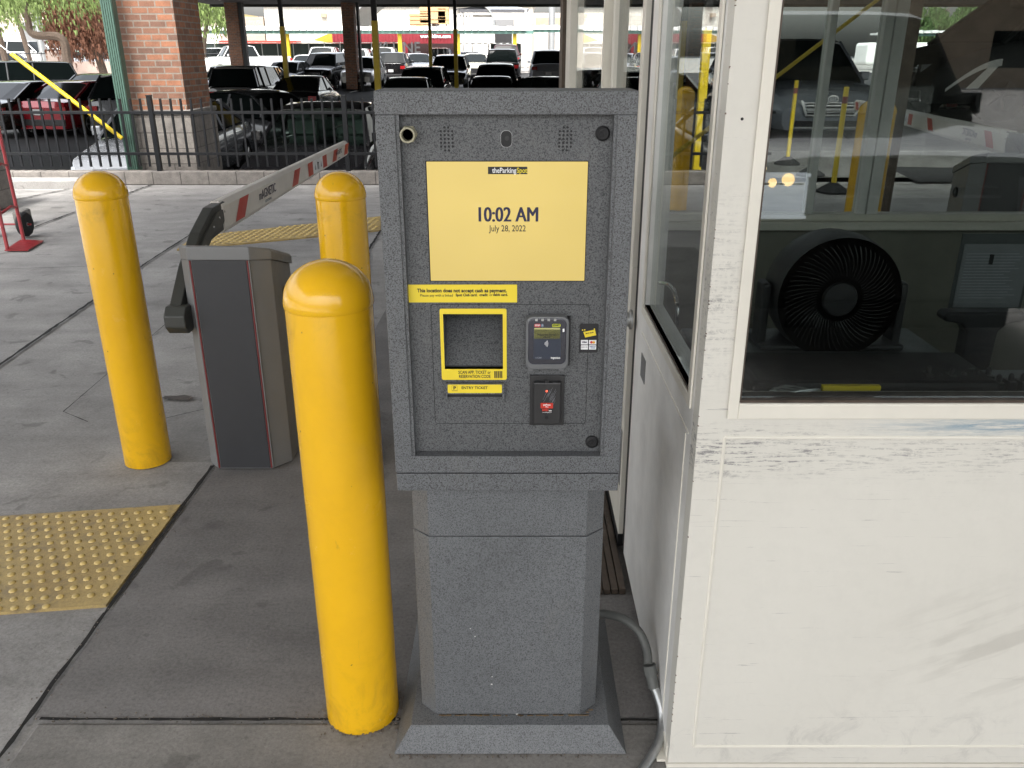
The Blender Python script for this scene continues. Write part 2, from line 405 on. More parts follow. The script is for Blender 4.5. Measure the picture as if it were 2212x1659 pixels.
# ------------------------------------------------------------------ ground
def zg(Y):
    if Y < 34: return -.6
    if Y < 64: return -.6 + (Y - 34) * .033
    return .4
m = MB(); m.add([(-70, -60, -.008), (70, -60, -.008), (70, 11.6, -.008), (-70, 11.6, -.008)], [(0, 1, 2, 3)])
struct(m, 'lane_pavement', M['lane'])
m = MB(); ys = [11.6, 34, 50, 64, 400, 1200]; v = []; f = []
for i, Y in enumerate(ys): v += [(-900, Y, zg(Y)), (900, Y, zg(Y))]
f = [(2 * i, 2 * i + 1, 2 * i + 3, 2 * i + 2) for i in range(len(ys) - 1)]
m.add(v, f); struct(m, 'ground', M['asphalt'])
m = MB(); m.add([(-200, 50, zg(50) + .02), (-19, 24, -.58), (-19, 62, zg(62) + .03), (-19, 64.0, .43), (-200, 64.0, .43)], [(0, 1, 2, 3, 4)])
m.add([(-200, 64, .43), (200, 64, .43), (200, 400, .43), (-200, 400, .43)], [(0, 1, 2, 3)])
struct(m, 'far_pavement', M['farground'])
m = MB(); m.add([(-900, -900, -.05), (900, -900, -.05), (900, -60, -.05), (-900, -60, -.05)], [(0, 1, 2, 3)])
m.add([(-900, -60, -.05), (-70, -60, -.05), (-70, 11.6, -.05), (-900, 11.6, -.05)], [(0, 1, 2, 3)])
m.add([(70, -60, -.05), (900, -60, -.05), (900, 11.6, -.05), (70, 11.6, -.05)], [(0, 1, 2, 3)])
struct(m, 'outer_ground', M['farground'])
# island slab, its kerb strip, the apron left of the joint
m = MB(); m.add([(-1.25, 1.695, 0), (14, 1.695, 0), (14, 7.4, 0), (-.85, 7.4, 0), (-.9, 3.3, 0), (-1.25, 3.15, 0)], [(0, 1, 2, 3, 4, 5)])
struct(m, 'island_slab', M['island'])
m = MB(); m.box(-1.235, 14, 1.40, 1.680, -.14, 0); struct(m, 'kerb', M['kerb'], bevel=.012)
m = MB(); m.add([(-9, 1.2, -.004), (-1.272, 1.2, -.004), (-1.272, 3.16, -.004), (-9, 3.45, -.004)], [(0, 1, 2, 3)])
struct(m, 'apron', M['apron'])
m = MB(); m.box(3.2, 40, 14.2, 30, -.3, .14); struct(m, 'far_island', M['lane'], bevel=.02)
def joint(pts, w_, z=.003):
    for a, b in zip(pts, pts[1:]):
        n = max(2, int((Vector(b) - Vector(a)).length / .05)); pa = Vector((a[0], a[1], 0)); pb = Vector((b[0], b[1], 0))
        nrm = Vector((-(pb - pa).y, (pb - pa).x, 0)).normalized(); L_ = []; R_ = []
        for i in range(n + 1):
            p = pa.lerp(pb, i / n); L_.append(p + nrm * (w_ / 2 + random.uniform(-.25, .3) * w_)); R_.append(p - nrm * (w_ / 2 + random.uniform(-.25, .3) * w_))
        vs = [(q.x, q.y, z) for q in L_ + R_]; JB.add(vs, [(i, i + 1, i + 2 + n, i + 1 + n) for i in range(n)])
JB = MB()
joint([(-1.262, 1.30), (-1.262, 2.13), (-1.267, 3.12)], .013)
joint([(-1.23, 1.688), (-.3, 1.686), (.4, 1.684), (3, 1.684)], .009)
g = lambda x, y: G(x, y)
joint([g(-60, 832), g(0, 788), g(200, 650), g(310, 572), g(425, 498)], .018)
joint([g(137, 890), g(260, 784), g(382, 680)], .0045)
joint([g(137, 890), g(190, 912)], .0035)
joint([g(355, 905), g(440, 885)], .005)
joint([g(0, 582), g(186, 576), g(330, 570)], .006)
joint([g(60, 497), g(99, 481), g(162, 458)], .02); joint([g(30, 432), g(150, 408)], .03); joint([g(275, 418), g(330, 398)], .02)
joint([g(395, 590), g(520, 560)], .012); joint([g(822, 498), g(796, 540), g(792, 600)], .02)
struct(JB, 'pavement_joints', M['joint'])
# worn stain with a shape of its own + small debris
m = MB(); c0 = G(382, 860)
m.add([(c0[0] + .10 * math.cos(t) * random.uniform(.6, 1.2), c0[1] + .035 * math.sin(t) * random.uniform(.6, 1.2), .002) for t in [k * .45 for k in range(14)]], [tuple(range(14))])
struct(m, 'oil_stain', P('oil stain', (.03, .026, .022), .3))
m = MB()
for k in range(240):
    x = random.uniform(-1.2, .35); y = 1.69 + random.gauss(0, .012)
    if k > 150: x = -1.262 + random.gauss(0, .014); y = random.uniform(1.4, 3.1)
    s_ = random.uniform(.0015, .004); m.box(x, x + s_, y, y + s_, .002, .002 + s_ * .7)
for k in range(420):
    if k < 200: an = random.uniform(0, 6.28); rr = .0935 + abs(random.gauss(0, .012)); x = -.399 + rr * math.cos(an); y = 1.728 + rr * math.sin(an)
    elif k < 330: x = random.uniform(-.31, .29); y = 1.567 - abs(random.gauss(0, .006))
    else: x = random.uniform(-1.2, .3); y = random.uniform(1.45, 3.0)
    s_ = random.uniform(.0012, .0035); m.box(x, x + s_, y, y + s_, .002, .002 + s_ * .8)
for k in range(60):
    x = random.uniform(-.5, -.3); y = 1.66 + random.gauss(0, .02); s_ = random.uniform(.0015, .004); m.box(x, x + s_, y, y + s_, .002, .002 + s_)
o = m.build('grit', P('grit', (.14, .12, .10), .9, var=.6, scale=120)); o['kind'] = 'stuff'; tag(o, 'loose grit and crumbs lying along the slab joints', 'grit')
# parking bay lines
m = MB()
for Y0 in (27, 45):
    for k in range(-9, 6): m.box(k * 2.8 - .05, k * 2.8 + .05, Y0, Y0 + 5, zg(Y0 + 2.5) + .01, zg(Y0 + 2.5) + .016)
struct(m, 'bay_markings', M['white'])

# ------------------------------------------------------------------ tactile pads
def tactile(poly, label, u, v_, dx, dy, rad, zt=.006):
    o = thing('tactile_pad', label, 'tactile paving', (*poly[0][:2], 0), 'worn yellow tactile pads')
    m = MB(); m.add([(p[0], p[1], zt) for p in poly] + [(p[0], p[1], -.01) for p in poly], [tuple(range(len(poly)))] + [(i, (i + 1) % len(poly), (i + 1) % len(poly) + len(poly), i + len(poly)) for i in range(len(poly))])
    m.build('pad', M['tact'], o)
    def inside(x, y):
        c = False; n = len(poly)
        for i in range(n):
            a, b = poly[i], poly[(i + 1) % n]
            if (a[1] > y) != (b[1] > y) and x < (b[0] - a[0]) * (y - a[1]) / (b[1] - a[1]) + a[0]: c = not c
        return c
    dm = MB(); U = Vector((*u, 0)).normalized(); V = Vector((*v_, 0)).normalized(); o0 = Vector((poly[0][0], poly[0][1], 0))
    for i in range(-90, 140):
        for j in range(-60, 60):
            p = o0 + U * (i * dx + (j % 2) * dx / 2) + V * (j * dy)
            if all(inside(p.x + a, p.y + b) for a, b in ((rad, 0), (-rad, 0), (0, rad), (0, -rad))):
                rr = rad * random.uniform(.9, 1.05)
                dm.lathe([(rr, zt - .001), (rr * .92, zt + rad * .22), (rr * .6, zt + rad * .4), (.0005, zt + rad * .42)], (p.x, p.y, 0), 8)
    d = dm.build('domes', M['dome'], o, sharp=60); d['kind'] = 'stuff'; return o
tactile([(-3.4, 2.50), (-3.4, 1.9), (-1.276, 2.165), (-1.276, 2.79)], 'worn yellow tactile pad with large domes in the left foreground', (1, .09), (-.09, 1), .047, .047, .0128)
pf = [G(382, 540), G(419, 511), G(822, 468), G(822, 498)]
tactile([pf[0], pf[3], pf[2], pf[1]], 'long yellow tactile strip crossing the lane beyond the gate cabinet', (pf[3][0] - pf[0][0], pf[3][1] - pf[0][1]), (-(pf[3][1] - pf[0][1]), pf[3][0] - pf[0][0]), .075, .060, .021)

# ------------------------------------------------------------------ bollards
def make_bollard(H=1.20, r=.0935):
    o = thing('bollard', '', 'bollard')
    m = MB(); m.lathe([(r, 0), (r, .3), (r, .6), (r, .9), (r, H - r * 1.05)], n=48); m.build('sleeve', M['yellow'], o)
    m = MB(); prof = [(r + .0006, H - r * 1.05), (r + .0025, H - r * 1.02), (r + .0025, H - r * .9)]
    for k in range(1, 13):
        a = k / 12 * math.pi / 2; prof.append(((r + .0015) * math.cos(a) + .0002, H - r * .9 + r * .9 * math.sin(a)))
    m.lathe(prof, n=40); m.build('dome_cap', M['yellow'], o, sharp=50)
    return o
b0 = make_bollard(); b0['group'] = 'yellow bollards'
BL = [((-.399, 1.728), 0, 1, 'nearest yellow bollard, standing against the left side of the payment kiosk'),
      ((-1.560, 3.183), 0, 1, 'yellow bollard left of the grey gate cabinet, leftmost in view'),
      ((-.655, 3.17), 0, 1, 'yellow bollard half hidden behind the nearest bollard, right of the barrier arm tip'),
      ((-.77, 9.9), 0, 1.05, 'far yellow bollard showing only its cap above the kiosk top'),
      ((1.82, 9.4), 0, 1.08, 'yellow bollard seen through the booth door glass'),
      ((2.57, 6.2), 0, 1.10, 'solid stand-in for a reflected yellow bollard, behind the mullion of the booth front window'),  # window reflection built as a solid bollard
      ]
for i, (p, z, s_, lab) in enumerate(BL):
    o = b0 if i == 0 else copy_tree(b0)
    o.location = (p[0], p[1], z); o.scale = (s_,) * 3; o['label'] = lab
    if i == 5: o.scale = (1.35, 1.35, 1.1)
    if i > 0: o.rotation_euler = (0, 0, i * 1.3)

# ------------------------------------------------------------------ payment kiosk
YC = 1.53; YP = 1.552
def K(x, y, Y=YP): p = AY(x, y, Y); return p[0], p[2]
kx0, kx1, kz0, kz1 = -.2455, .2155, .757, 1.5435
ki = thing('payment_kiosk', 'grey speckled payment kiosk with lit yellow screen, on a flared base beside the booth', 'payment kiosk', ((kx0 + kx1) / 2, 1.7, 0))
ox0, oz1 = K(853, 248, YC); ox1, _ = K(1335, 248, YC); _, oz0 = K(1100, 986, YC)
ox1b = K(1303, 985, YC)[0]
zl = K(1100, 1023, YC)[1]
m = MB()
m.box(kx0, kx1, YC, 1.655, oz1, kz1); m.box(kx0, kx1, YC, 1.655, zl + .0015, oz0)
m.box(kx0, ox0, YC, 1.655, oz0, oz1); m.box(ox1, kx1, YC, 1.655, oz0, oz1)
m.build('cabinet_frame', M['hammer'], ki, bevel=.0015)
m = MB(); m.box(kx0 + .001, kx1 - .001, YC + .001, 1.655, kz0, zl - .0015); m.build('lower_lip', M['hammer'], ki, bevel=.0015)
m = MB(); m.box(kx0 + .02, kx1 - .02, 1.656, 1.80, kz0 + .03, kz1 - .10); m.build('rear_housing', M['hammerd'], ki, bevel=.003)
# door panel with openings: cut as strips round the scanner recess
sx0, sz1 = K(957, 678); sx1, _ = K(1086, 678); _, sz0 = K(1020, 797)
m = MB(); fx0, fx1 = ox0 + .0012, ox1 - .0012; fz0, fz1 = oz0 + .001, oz1 - .001; yb = YP + .012
m.box(fx0, fx1, YP, yb, sz1, fz1); m.box(fx0, fx1, YP, yb, fz0, sz0); m.box(fx0, sx0, YP, yb, sz0, sz1); m.box(sx1, fx1, YP, yb, sz0, sz1)
fp = m.build('front_panel', M['hammerd'], ki)
# sloping lit ledge strips of the recess
for a_, b_ in ((ox0, ox0 + .006), (ox1 - .006, ox1)): m = MB(); m.box(a_, b_, YC + .004, YP, oz0, oz1); m.build('reveal_trim', M['hammer'], ki)
# thin outline of the lower access panel
ax0, az1 = K(930, 657); ax1, _ = K(1273, 657); _, az0 = K(1100, 915); ax1b = K(1266, 912)[0]
def rline(x0, x1, z0, z1, r, w_, y):
    pts = []
    for cx, cz, a0 in ((x1 - r, z1 - r, 0), (x0 + r, z1 - r, 90), (x0 + r, z0 + r, 180), (x1 - r, z0 + r, 270)):
        for k in range(6): a = R(a0 + k * 18); pts.append((cx + r * math.cos(a), cz + r * math.sin(a), math.cos(a), math.sin(a)))
    n = len(pts); v = [(p[0], y, p[1]) for p in pts] + [(p[0] - p[2] * w_, y, p[1] - p[3] * w_) for p in pts]
    return v, [(i, (i + 1) % n, (i + 1) % n + n, i + n) for i in range(n)]
m = MB(); m.add(*rline(ax0, (ax1 + ax1b) / 2, az0, az1, .006, .0011, YP - .0006)); m.build('access_panel_seam', M['black'], ki)
def rpoly(x0, x1, z0, z1, r):
    pts = []
    for cx, cz, a0 in ((x1 - r, z0 + r, 270), (x1 - r, z1 - r, 0), (x0 + r, z1 - r, 90), (x0 + r, z0 + r, 180)):
        for k in range(6): a = R(a0 + k * 18); pts.append((cx + r * math.cos(a), cz + r * math.sin(a)))
    return pts
def plate(name, mat, parent, x0, x1, z0, z1, y0, y1, r=.002, bevel=0):
    m = MB(); m.prism(rpoly(x0, x1, z0, z1, r), y0, y1, 'y'); return m.build(name, mat, parent, bevel=bevel)
# screen
cx0, cz1 = K(920, 349); cx1, _ = K(1270, 349); _, cz0 = K(1100, 606)
cx0, cx1 = K(926, 478)[0], K(1266, 478)[0]
plate('screen_bezel', M['black'], ki, cx0 - .0022, cx1 + .0012, cz0 - .0016, cz1 + .0016, YP - .0006, YP + .002, .0008)
scr = plate('screen', M['screen'], ki, cx0, cx1, cz0, cz1, YP - .0012, YP + .001, .0006)
ys_ = YP - .0014
mx, mz = K(1096, 368); lg0, lgz1 = K(1054, 360); lg1, lgz0 = K(1139, 376)
scr['_org'] = ki['_org']
p = plate('logo_plate', M['ink'], scr, lg0, lg1, lgz0, lgz1, ys_, YP - .001, .0003)
def tk(body, px, py, size, mat, parent, Y, sx=1., bold=0., name='lettering', align='CENTER', rot=0):
    X, Z = K(px, py, Y); x_ = (math.cos(R(rot)), 0, math.sin(R(rot))); z_ = (-math.sin(R(rot)), 0, math.cos(R(rot)))
    return text(body, size, mat, parent, (X, Y, Z), x_, z_, name, align, sx, bold, .0002)
M['txtwhite'] = P('white lettering', (.85, .85, .85), .5); M['txtyellow'] = P('yellow lettering', (.8, .65, .03), .5)
M['txtgrey'] = P('grey lettering', (.30, .32, .35), .5)
tk('theParking', 1115.3, 368.5, .0128, M['txtwhite'], scr, ys_ - .0004, .80, .0002, align='RIGHT')
tk('Spot', 1116.2, 368.5, .0128, M['txtyellow'], scr, ys_ - .0004, .80, .0002, align='LEFT')
scr.children  # (lettering is a child of the screen)
for dx_ in (-1.2, -.6, 0, .6, 1.2): tk('10:02 AM', 1096 + dx_, 465, .0385, M['inkblue'], scr, ys_ - .0003 - dx_ * .00006, .77, 0)
tk('July 28, 2022', 1096.5, 494, .0165, M['ink'], scr, ys_ - .0002, .80, .0001)
# notice label
nx0, nz1 = K(880, 615); nx1, nz0 = K(1117, 651.5)
lab = plate('notice_label', M['ylabel'], ki, K(881, 640)[0], nx1, K(880, 653)[1], nz1 + .0003, YP - .0009, YP + .001, .0006)
tk('This location does not accept cash as payment.', 998, 628, .0098, M['ink'], lab, YP - .0012, .92, .00032)
tk('Please pay with a linked', 943, 638.3, .0072, M['ink'], lab, YP - .0012, .92, 0)
tk('Spot Club card', 1007, 637.5, .0072, M['ink'], lab, YP - .0012, .92, .00022)
tk(',', 1031, 637.5, .0072, M['ink'], lab, YP - .0012, .9, 0)
tk('credit', 1044.5, 637.2, .0072, M['ink'], lab, YP - .0012, .92, .00022)
tk('or', 1060.5, 637.0, .0072, M['ink'], lab, YP - .0012, .92, 0)
tk('debit card.', 1081, 636.8, .0072, M['ink'], lab, YP - .0012, .92, .00022)
# scanner bezel ring (yellow) with recess behind
bx0, bz1 = K(948, 666.5); bx1, bz0 = K(1095, 820)
bx0 = (bx0 + K(956, 820)[0]) / 2; bx1 = (bx1 + K(1094, 667)[0]) / 2
outer = rpoly(bx0, bx1, bz0, bz1, .004); inner = rpoly(sx0, sx1, sz0, sz1, .0005)
m = MB(); n = len(outer); yz = YP - .0015
v = [(p[0], yz, p[1]) for p in outer] + [(p[0], yz, p[1]) for p in inner] + [(p[0], YP, p[1]) for p in outer] + [(p[0], YP, p[1]) for p in inner]
f = []
for i in range(n):
    j = (i + 1) % n; f += [(i, j, j + n, i + n), (i, i + 2 * n, j + 2 * n, j), (i + n, j + n, j + 3 * n, i + 3 * n)]
m.add(v, f); bez = m.build('scanner_bezel', M['ylabel'], ki)
m = MB()  # recess box interior: slanted back
d0, d1 = YP + .012, YP + .10
m.add([(sx0, YP, sz1), (sx1, YP, sz1), (sx1, d1, sz1 - .004), (sx0, d1, sz1 - .004)], [(0, 1, 2, 3)])
m.add([(sx0, YP, sz0), (sx1, YP, sz0), (sx1, YP + .02, sz0), (sx0, YP + .02, sz0)], [(0, 1, 2, 3)])
m.add([(sx0, YP + .02, sz0), (sx1, YP + .02, sz0), (sx1, d1, sz1 - .004), (sx0, d1, sz1 - .004)], [(0, 1, 2, 3)])
for X in (sx0 - .0002, sx1 + .0002): m.add([(X, YP, sz0), (X, YP + .02, sz0), (X, d1, sz1 - .004), (X, YP, sz1)], [(0, 1, 2, 3)])
m.build('scanner_recess', M['hammerd'], ki)
tk('SCAN APP, TICKET or', 1025, 804.5, .0093, M['ink'], bez, YP - .0018, .72, .0001)
tk('RESERVATION CODE', 1025.5, 813.5, .0093, M['ink'], bez, YP - .0018, .72, .0001)
m = MB(); qx, qz0 = K(1068, 816); qx1, qz1 = K(1085, 801); x = qx
for wd in (2, .6, .5, 1.4, .6, .4, .4, .9, 1.6, .5, .4, 1.1, .7, .6, 1.4): pass
x = qx; k = 0
for wd in (2, .7, .6, .5, 1.4, .6, .5, .9, 1.7, .6, .5, .9, 1.2, .5, 1.0, .4, .9): 
    w2 = wd / 14.9 * (qx1 - qx)
    if k % 2 == 0: m.box(x, x + w2, YP - .0019, YP - .0014, qz0, qz1)
    x += w2; k += 1
m.build('barcode', M['ink'], bez)
# ticket mouth
tx0, tz1 = K(964, 831, YP - .0112); tx1, tz0 = K(1087, 849, YP - .0112)
ts = None
m = MB(); m.box(tx0 - .001, tx0 + .0015, YP - .012, YP, K(964, 862)[1], tz1 + .001); m.box(tx1 - .0015, tx1 + .002, YP - .012, YP, K(1088, 861)[1], tz1 + .001)
m.box(tx0, tx1, YP - .010, YP - .0005, tz0 - .003, tz1 + .0012)
ts = m.build('ticket_slot', M['hammer'], ki)
tl = plate('ticket_label', M['ylabel'], ts, tx0 + .0025, tx1 - .0025, tz0, tz1, YP - .0112, YP - .0101, .0025)
tl['_org'] = ki['_org']
tk('ENTRY TICKET', 1025, 838, .0078, M['ink'], tl, YP - .0115, 1.0, .0001)
tk('P', 982, 838.5, .0095, M['ink'], tl, YP - .0115, 1.1, .0003)
px_, pz_ = K(982, 839, YP - .0115); m = MB(); m.add(*rline(px_ - .0055, px_ + .0055, pz_ - .006, pz_ + .0058, .0003, .0003, YP - .0114)); m.box(px_ - .005, px_ + .005, YP - .0115, YP - .0112, pz_ - .0046, pz_ - .0042); m.build('pictogram_box', M['ink'], tl)
m = MB(); m.box(tx0 + .002, tx1 - .002, YP - .006, YP - .0004, K(1000, 855)[1], tz0 - .0032); m.build('slot_mouth', M['black'], ts)
# card terminal
qx0, qz1 = K(1137, 681); qx1, _ = K(1228, 681); _, qz0 = K(1180, 792)
ct = plate('card_terminal', M['terminal'], ki, qx0 - .001, qx1 + .0005, qz0 + .002, qz1 + .004, YP - .024, YP, .014, bevel=.003)
m = MB(); 
for a, b in ((qx0 + .005, qx0 + .013), (qx1 - .016, qx1 - .008)): m.box(a, b, YP - .02, YP - .002, qz0 - .002, qz0 + .004)
m.build('terminal_foot', M['terminal'], ct)
fx0_, fz1_ = K(1141.5, 689, YP - .026); fx1_, _ = K(1224, 689, YP - .026); _, fz0_ = K(1180, 787, YP - .026)
fc = plate('terminal_face', M['navy'], ct, fx0_, fx1_, fz0_, fz1_, YP - .0265, YP - .0235, .011, bevel=.0012)
YF = YP - .0268
def fpl(name, mat, x0, y0, x1, y1, r=.0015, Y=None, par=None):
    a, b = K(x0, y0, YF); c, d = K(x1, y1, YF); return plate(name, mat, par or ct, a, c, d, b, (Y or YF) - .0005, YF + .001, r)
fpl('keypad_face', M['navy2'], 1153, 711, 1211, 776, .002)
M['pillred'] = P('stop pill red', (.42, .05, .05), .4); M['pillblue'] = P('help pill blue', (.10, .14, .2), .4); M['pillgreen'] = P('start pill green', (.42, .45, .03), .4)
fpl('stop_button', M['pillred'], 1154, 699.5, 1168, 706.5, .0028); fpl('help_button', M['pillblue'], 1168.3, 699.5, 1174.5, 706.5, .0028)
fpl('start_button', M['pillgreen'], 1192.5, 699.5, 1211, 706.5, .0028)
fpl('display', M['lcd'], 1154, 708.5, 1209.5, 731.5, .0008)
def tf(body, x, y, s_, mat, sx=1, bold=0, rot=0): return tk(body, x, y, s_, mat, ct, YF - .0008, sx, bold, rot=rot)
tf('STOP', 1161, 703, .0042, M['txtwhite'], .9, .0001); tf('?', 1171.5, 703, .0045, M['txtwhite']); tf('START', 1201.5, 703, .0046, M['ink'], .95, .00012)
tf('Please See Screen', 1181.5, 723, .0052, M['ink'], .98, .00015); tf('Above', 1181.5, 728, .0052, M['ink'], .98, .00015)
tf('iUC285', 1163, 773, .0042, M['txtgrey'], .95); tf('ingenico', 1200, 773, .0056, M['txtwhite'], .98, .00015)
m = MB()
wx, wz = K(1177, 742, YF)
for k in range(4):
    r0 = .0022 + k * .0019
    pts = [(wx - .002 + r0 * math.cos(R(a)), YF - .0007, wz + r0 * math.sin(R(a)) * 1.25) for a in range(-42, 43, 12)]; m.tube(pts, .00035, 5)
m.build('contactless_mark', M['txtwhite'], ct)
m = MB()
for xp in (1158.5, 1172, 1185.5, 1199): a, b = K(xp - 2.6, 688.5, YF); c, d = K(xp + 2.6, 693.5, YF); m.box(a, c, YF - .001, YF + .002, d, b)
m.build('status_lights', M['steel'], ct)
m = MB(); a, b = K(1215.5, 710, YF); c, d = K(1219, 716.5, YF); m.box(a, c, YF - .0006, YF, d, b); m.build('card_mark', M['txtwhite'], ct)
plate('terminal_side', M['black'], ct, qx1 - .004, qx1 + .0035, qz0 + .008, qz1 - .001, YP - .016, YP, .002)
# badge reader
rx0, rz1 = K(1145, 809); rx1, rz0 = K(1217, 916)
br = plate('badge_reader', M['dark'], ki, rx0, rx1, rz0, rz1, YP - .006, YP, .001, bevel=.002)
bx, bz1_ = K(1152, 820); bX, bz0_ = K(1210, 910)
plate('reader_cover', M['dark'], br, bx, bX, bz0_, bz1_, YP - .017, YP - .006, .003, bevel=.003)
YR = YP - .0175
def rk(x, y): return K(x, y, YR)
m = MB(); 
for yy in (824, 902): a, b = rk(1181, yy); m.lathe([(.0038, 0), (.0038, -.0008), (.0018, -.0008)], (a, YR, b), 14, 'y')
m.build('reader_screw', M['black'], br)
m = MB(); a, b = rk(1181, 845); m.lathe([(.0022, 0), (.0018, -.0012), (.0002, -.0018)], (a, YR, b), 12, 'y'); m.build('status_led', M['led'], br)
a, b = rk(1168, 870.5); c, d = rk(1194.5, 882); plate('red_sticker', M['red'], br, a, c, d, b, YR - .0006, YR + .0006, .0008)
a, b2 = rk(1168, 882.4); c, d2 = rk(1194.5, 893); plate('black_sticker', M['ink'], br, a, c, d2, b2, YR - .0006, YR + .0006, .0008)
tk('pcProx', 1181.5, 874.5, .0052, M['txtwhite'], br, YR - .0009, .95, .0001); tk('Plus', 1181.5, 879, .0038, M['txtwhite'], br, YR - .0009)
tk('RFID', 1178, 886, .0062, M['red'], br, YR - .0009, 1, .0003); tk('eas', 1188.5, 887, .0045, M['txtwhite'], br, YR - .0009, 1, .0001)
tk('www.RFIDeas.com', 1181.5, 891, .0024, M['txtwhite'], br, YR - .0009)
m = MB()
for k in range(16):
    a = random.uniform(1183, 1203); b = random.uniform(835, 865); l = random.uniform(5, 24)
    p0 = K(a, b, YR - .0004); p1 = K(a - l * .5, b + l, YR - .0004); m.tube([(p0[0], YR - .0003, p0[1]), (p1[0], YR - .0003, p1[1])], .00014, 4)
m.build('scratches', M['txtgrey'], br)
# payment sticker
a, b = K(1252.5, 699); c, d = K(1292, 761.5)
ps = plate('payment_sticker', M['ink'], ki, a, c - .001, d, b, YP - .0009, YP + .001, .003); YS = YP - .0012
def sp_(name, mat, x0, y0, x1, y1): 
    a, b = K(x0, y0, YS); c, d = K(x1, y1, YS); return plate(name, mat, ps, a, c, d, b, YS - .0002, YS + .0006, .0003)
for q in ((1255, 734.5, 1270, 744), (1272.5, 734.5, 1288, 744), (1255, 745.8, 1270, 755), (1272.5, 745.8, 1287.5, 755)): sp_('card_logo_plate', M['txtwhite'], *q)
tk('VISA', 1262.5, 739.5, .0048, M['inkblue'], ps, YS - .0005, 1, .0002); tk('DISCOVER', 1262.5, 750, .0026, M['ink'], ps, YS - .0005)
tk('AMERICAN', 1280, 748.6, .0024, M['bluetint'], ps, YS - .0005, 1, .0001); tk('EXPRESS', 1281, 751.8, .0024, M['bluetint'], ps, YS - .0005, 1, .0001)
for xx, cc in ((1277.5, (.6, .02, .02)), (1282.5, (.8, .42, .02))):
    m = MB(); a, b = K(xx, 739.3, YS); m.lathe([(.0027, 0), (.0027, -.0003), (.0001, -.0003)], (a, YS - .0003 - (.0002 if xx > 1280 else 0), b), 14, 'y'); m.build('card_logo_disc', P('disc', cc, .5), ps)
m = MB(); v = [K(*q, YS) for q in ((1260, 717), (1285, 712), (1288, 724), (1264, 729))]; m.add([(a, YS - .0003, b) for a, b in v], [(0, 1, 2, 3)])
for (q0, q1) in (((1258.5, 713), (1262, 711)), ((1263, 712.5), (1267, 709.5)), ((1284, 711), (1287, 714))):
    a, b = K(*q0, YS); m.lathe([(.0014, 0), (.0001, -.0004)], (a, YS - .0002, b), 8, 'y')
m.build('club_card_picture', M['ylabel'], ps)
tk('SPOT CLUB', 1273.5, 719.5, .0030, M['ink'], ps, YS - .0006, 1, .00015, rot=11)
# speaker holes, camera, locks, conduit nut
for nm, cxp in (('speaker_grille', 965), ('speaker_grille', 1221)):
    m = MB()
    for r_ in range(7):
        cols = (1, 2) if r_ in (0, 6) else (0, 1, 2, 3)
        for c_ in cols:
            a, b = K(cxp + (c_ - 1.5) * 8.3 + (1 if cxp < 1000 else -1) * (r_ - 3) * .35, 300 + (r_ - 3) * 8.3); m.lathe([(.0021, 0), (.0021, -.0003), (.0001, -.0003)], (a, YP - .0003, b), 10, 'y')
    m.build(nm, M['black'], ki)
a, b = K(1082, 282.5); c, d = K(1105.5, 317.5)
plate('camera_trim', M['steel'], ki, a - .0006, c + .0006, d - .0006, b + .0006, YP - .0006, YP, .0086)
cw = plate('camera_window', M['black'], ki, a, c, d, b, YP - .0012, YP, .0083)
m = MB(); a, b = K(1095, 299); m.lathe([(.004, 0), (.004, -.0006), (.0028, -.0008), (.0001, -.0008)], (a, YP - .0013, b), 16, 'y'); m.build('lens', M['dark'], cw)
for xp, yp in ((1302, 288), (1278.5, 953.5)):
    a, b = K(xp, yp); m = MB(); m.lathe([(.0135, 0), (.0130, -.005), (.010, -.007), (.0095, -.006), (.005, -.006), (.0048, -.0085), (.0032, -.0085), (.003, -.007), (.0001, -.007)], (a, YP, b), 28, 'y'); m.build('lock', M['black'], ki, sharp=30)
a, b = K(884, 289)
m = MB(); m.lathe([(.0155, 0), (.0155, -.012)], (a, YP, b), 6, 'y')
m.lathe([(.0135, -.012), (.0135, -.030), (.0105, -.030), (.0095, -.012), (.0005, -.010)], (a, YP, b), 24, 'y')
nu = m.build('conduit_nut', M['nut'], ki, sharp=30)
m = MB(); m.lathe([(.0095, -.014), (.0001, -.014)], (a, YP, b), 16, 'y'); m.build('nut_plug', M['dark'], nu)
# pedestal
pz = .067; zs = AY(1100, 1157, 1.64)[2]
def ped(z0, z1, e=0):
    m = MB(); m.prism([(-.1965 - e, 1.636 - e), (.1635 + e, 1.636 - e), (.205 + e, 1.672), (.205 + e, 1.93), (.17, 1.96), (-.20, 1.96), (-.2355 - e, 1.93), (-.2355 - e, 1.672)], z0, z1); return m
ped(pz, zs - .001).build('pedestal_cover', M['hammerlit'], ki, bevel=.0012)
ped(zs + .001, .80, -.0012).build('pedestal_neck', M['hammerlit'], ki, bevel=.0012)
m = MB(); rb = [(-.297, 1.572), (.275, 1.572), (.275, 2.13), (-.297, 2.13)]; rt = [(-.256, 1.600), (.232, 1.600), (.232, 2.10), (-.256, 2.10)]
m.add([(x, y, .001) for x, y in rb] + [(x, y, pz - .001) for x, y in rt], [(3, 2, 1, 0), (4, 5, 6, 7)] + [(i, (i + 1) % 4, (i + 1) % 4 + 4, i + 4) for i in range(4)])
m.build('base_plinth', M['hammerlit'], ki, bevel=.0015)
m = MB()
for k in range(40):
    x = random.uniform(-.195, .19); y = 1.634 - random.uniform(0, .003)
    if x > .165: y += (x - .165) * .85
    m.box(x, x + random.uniform(.004, .02), y - .0022, y, pz - .001, pz + .0012)
m.build('rust_sealant', P('rusty sealant', (.13, .09, .05), .9, var=.4, scale=80), ki)
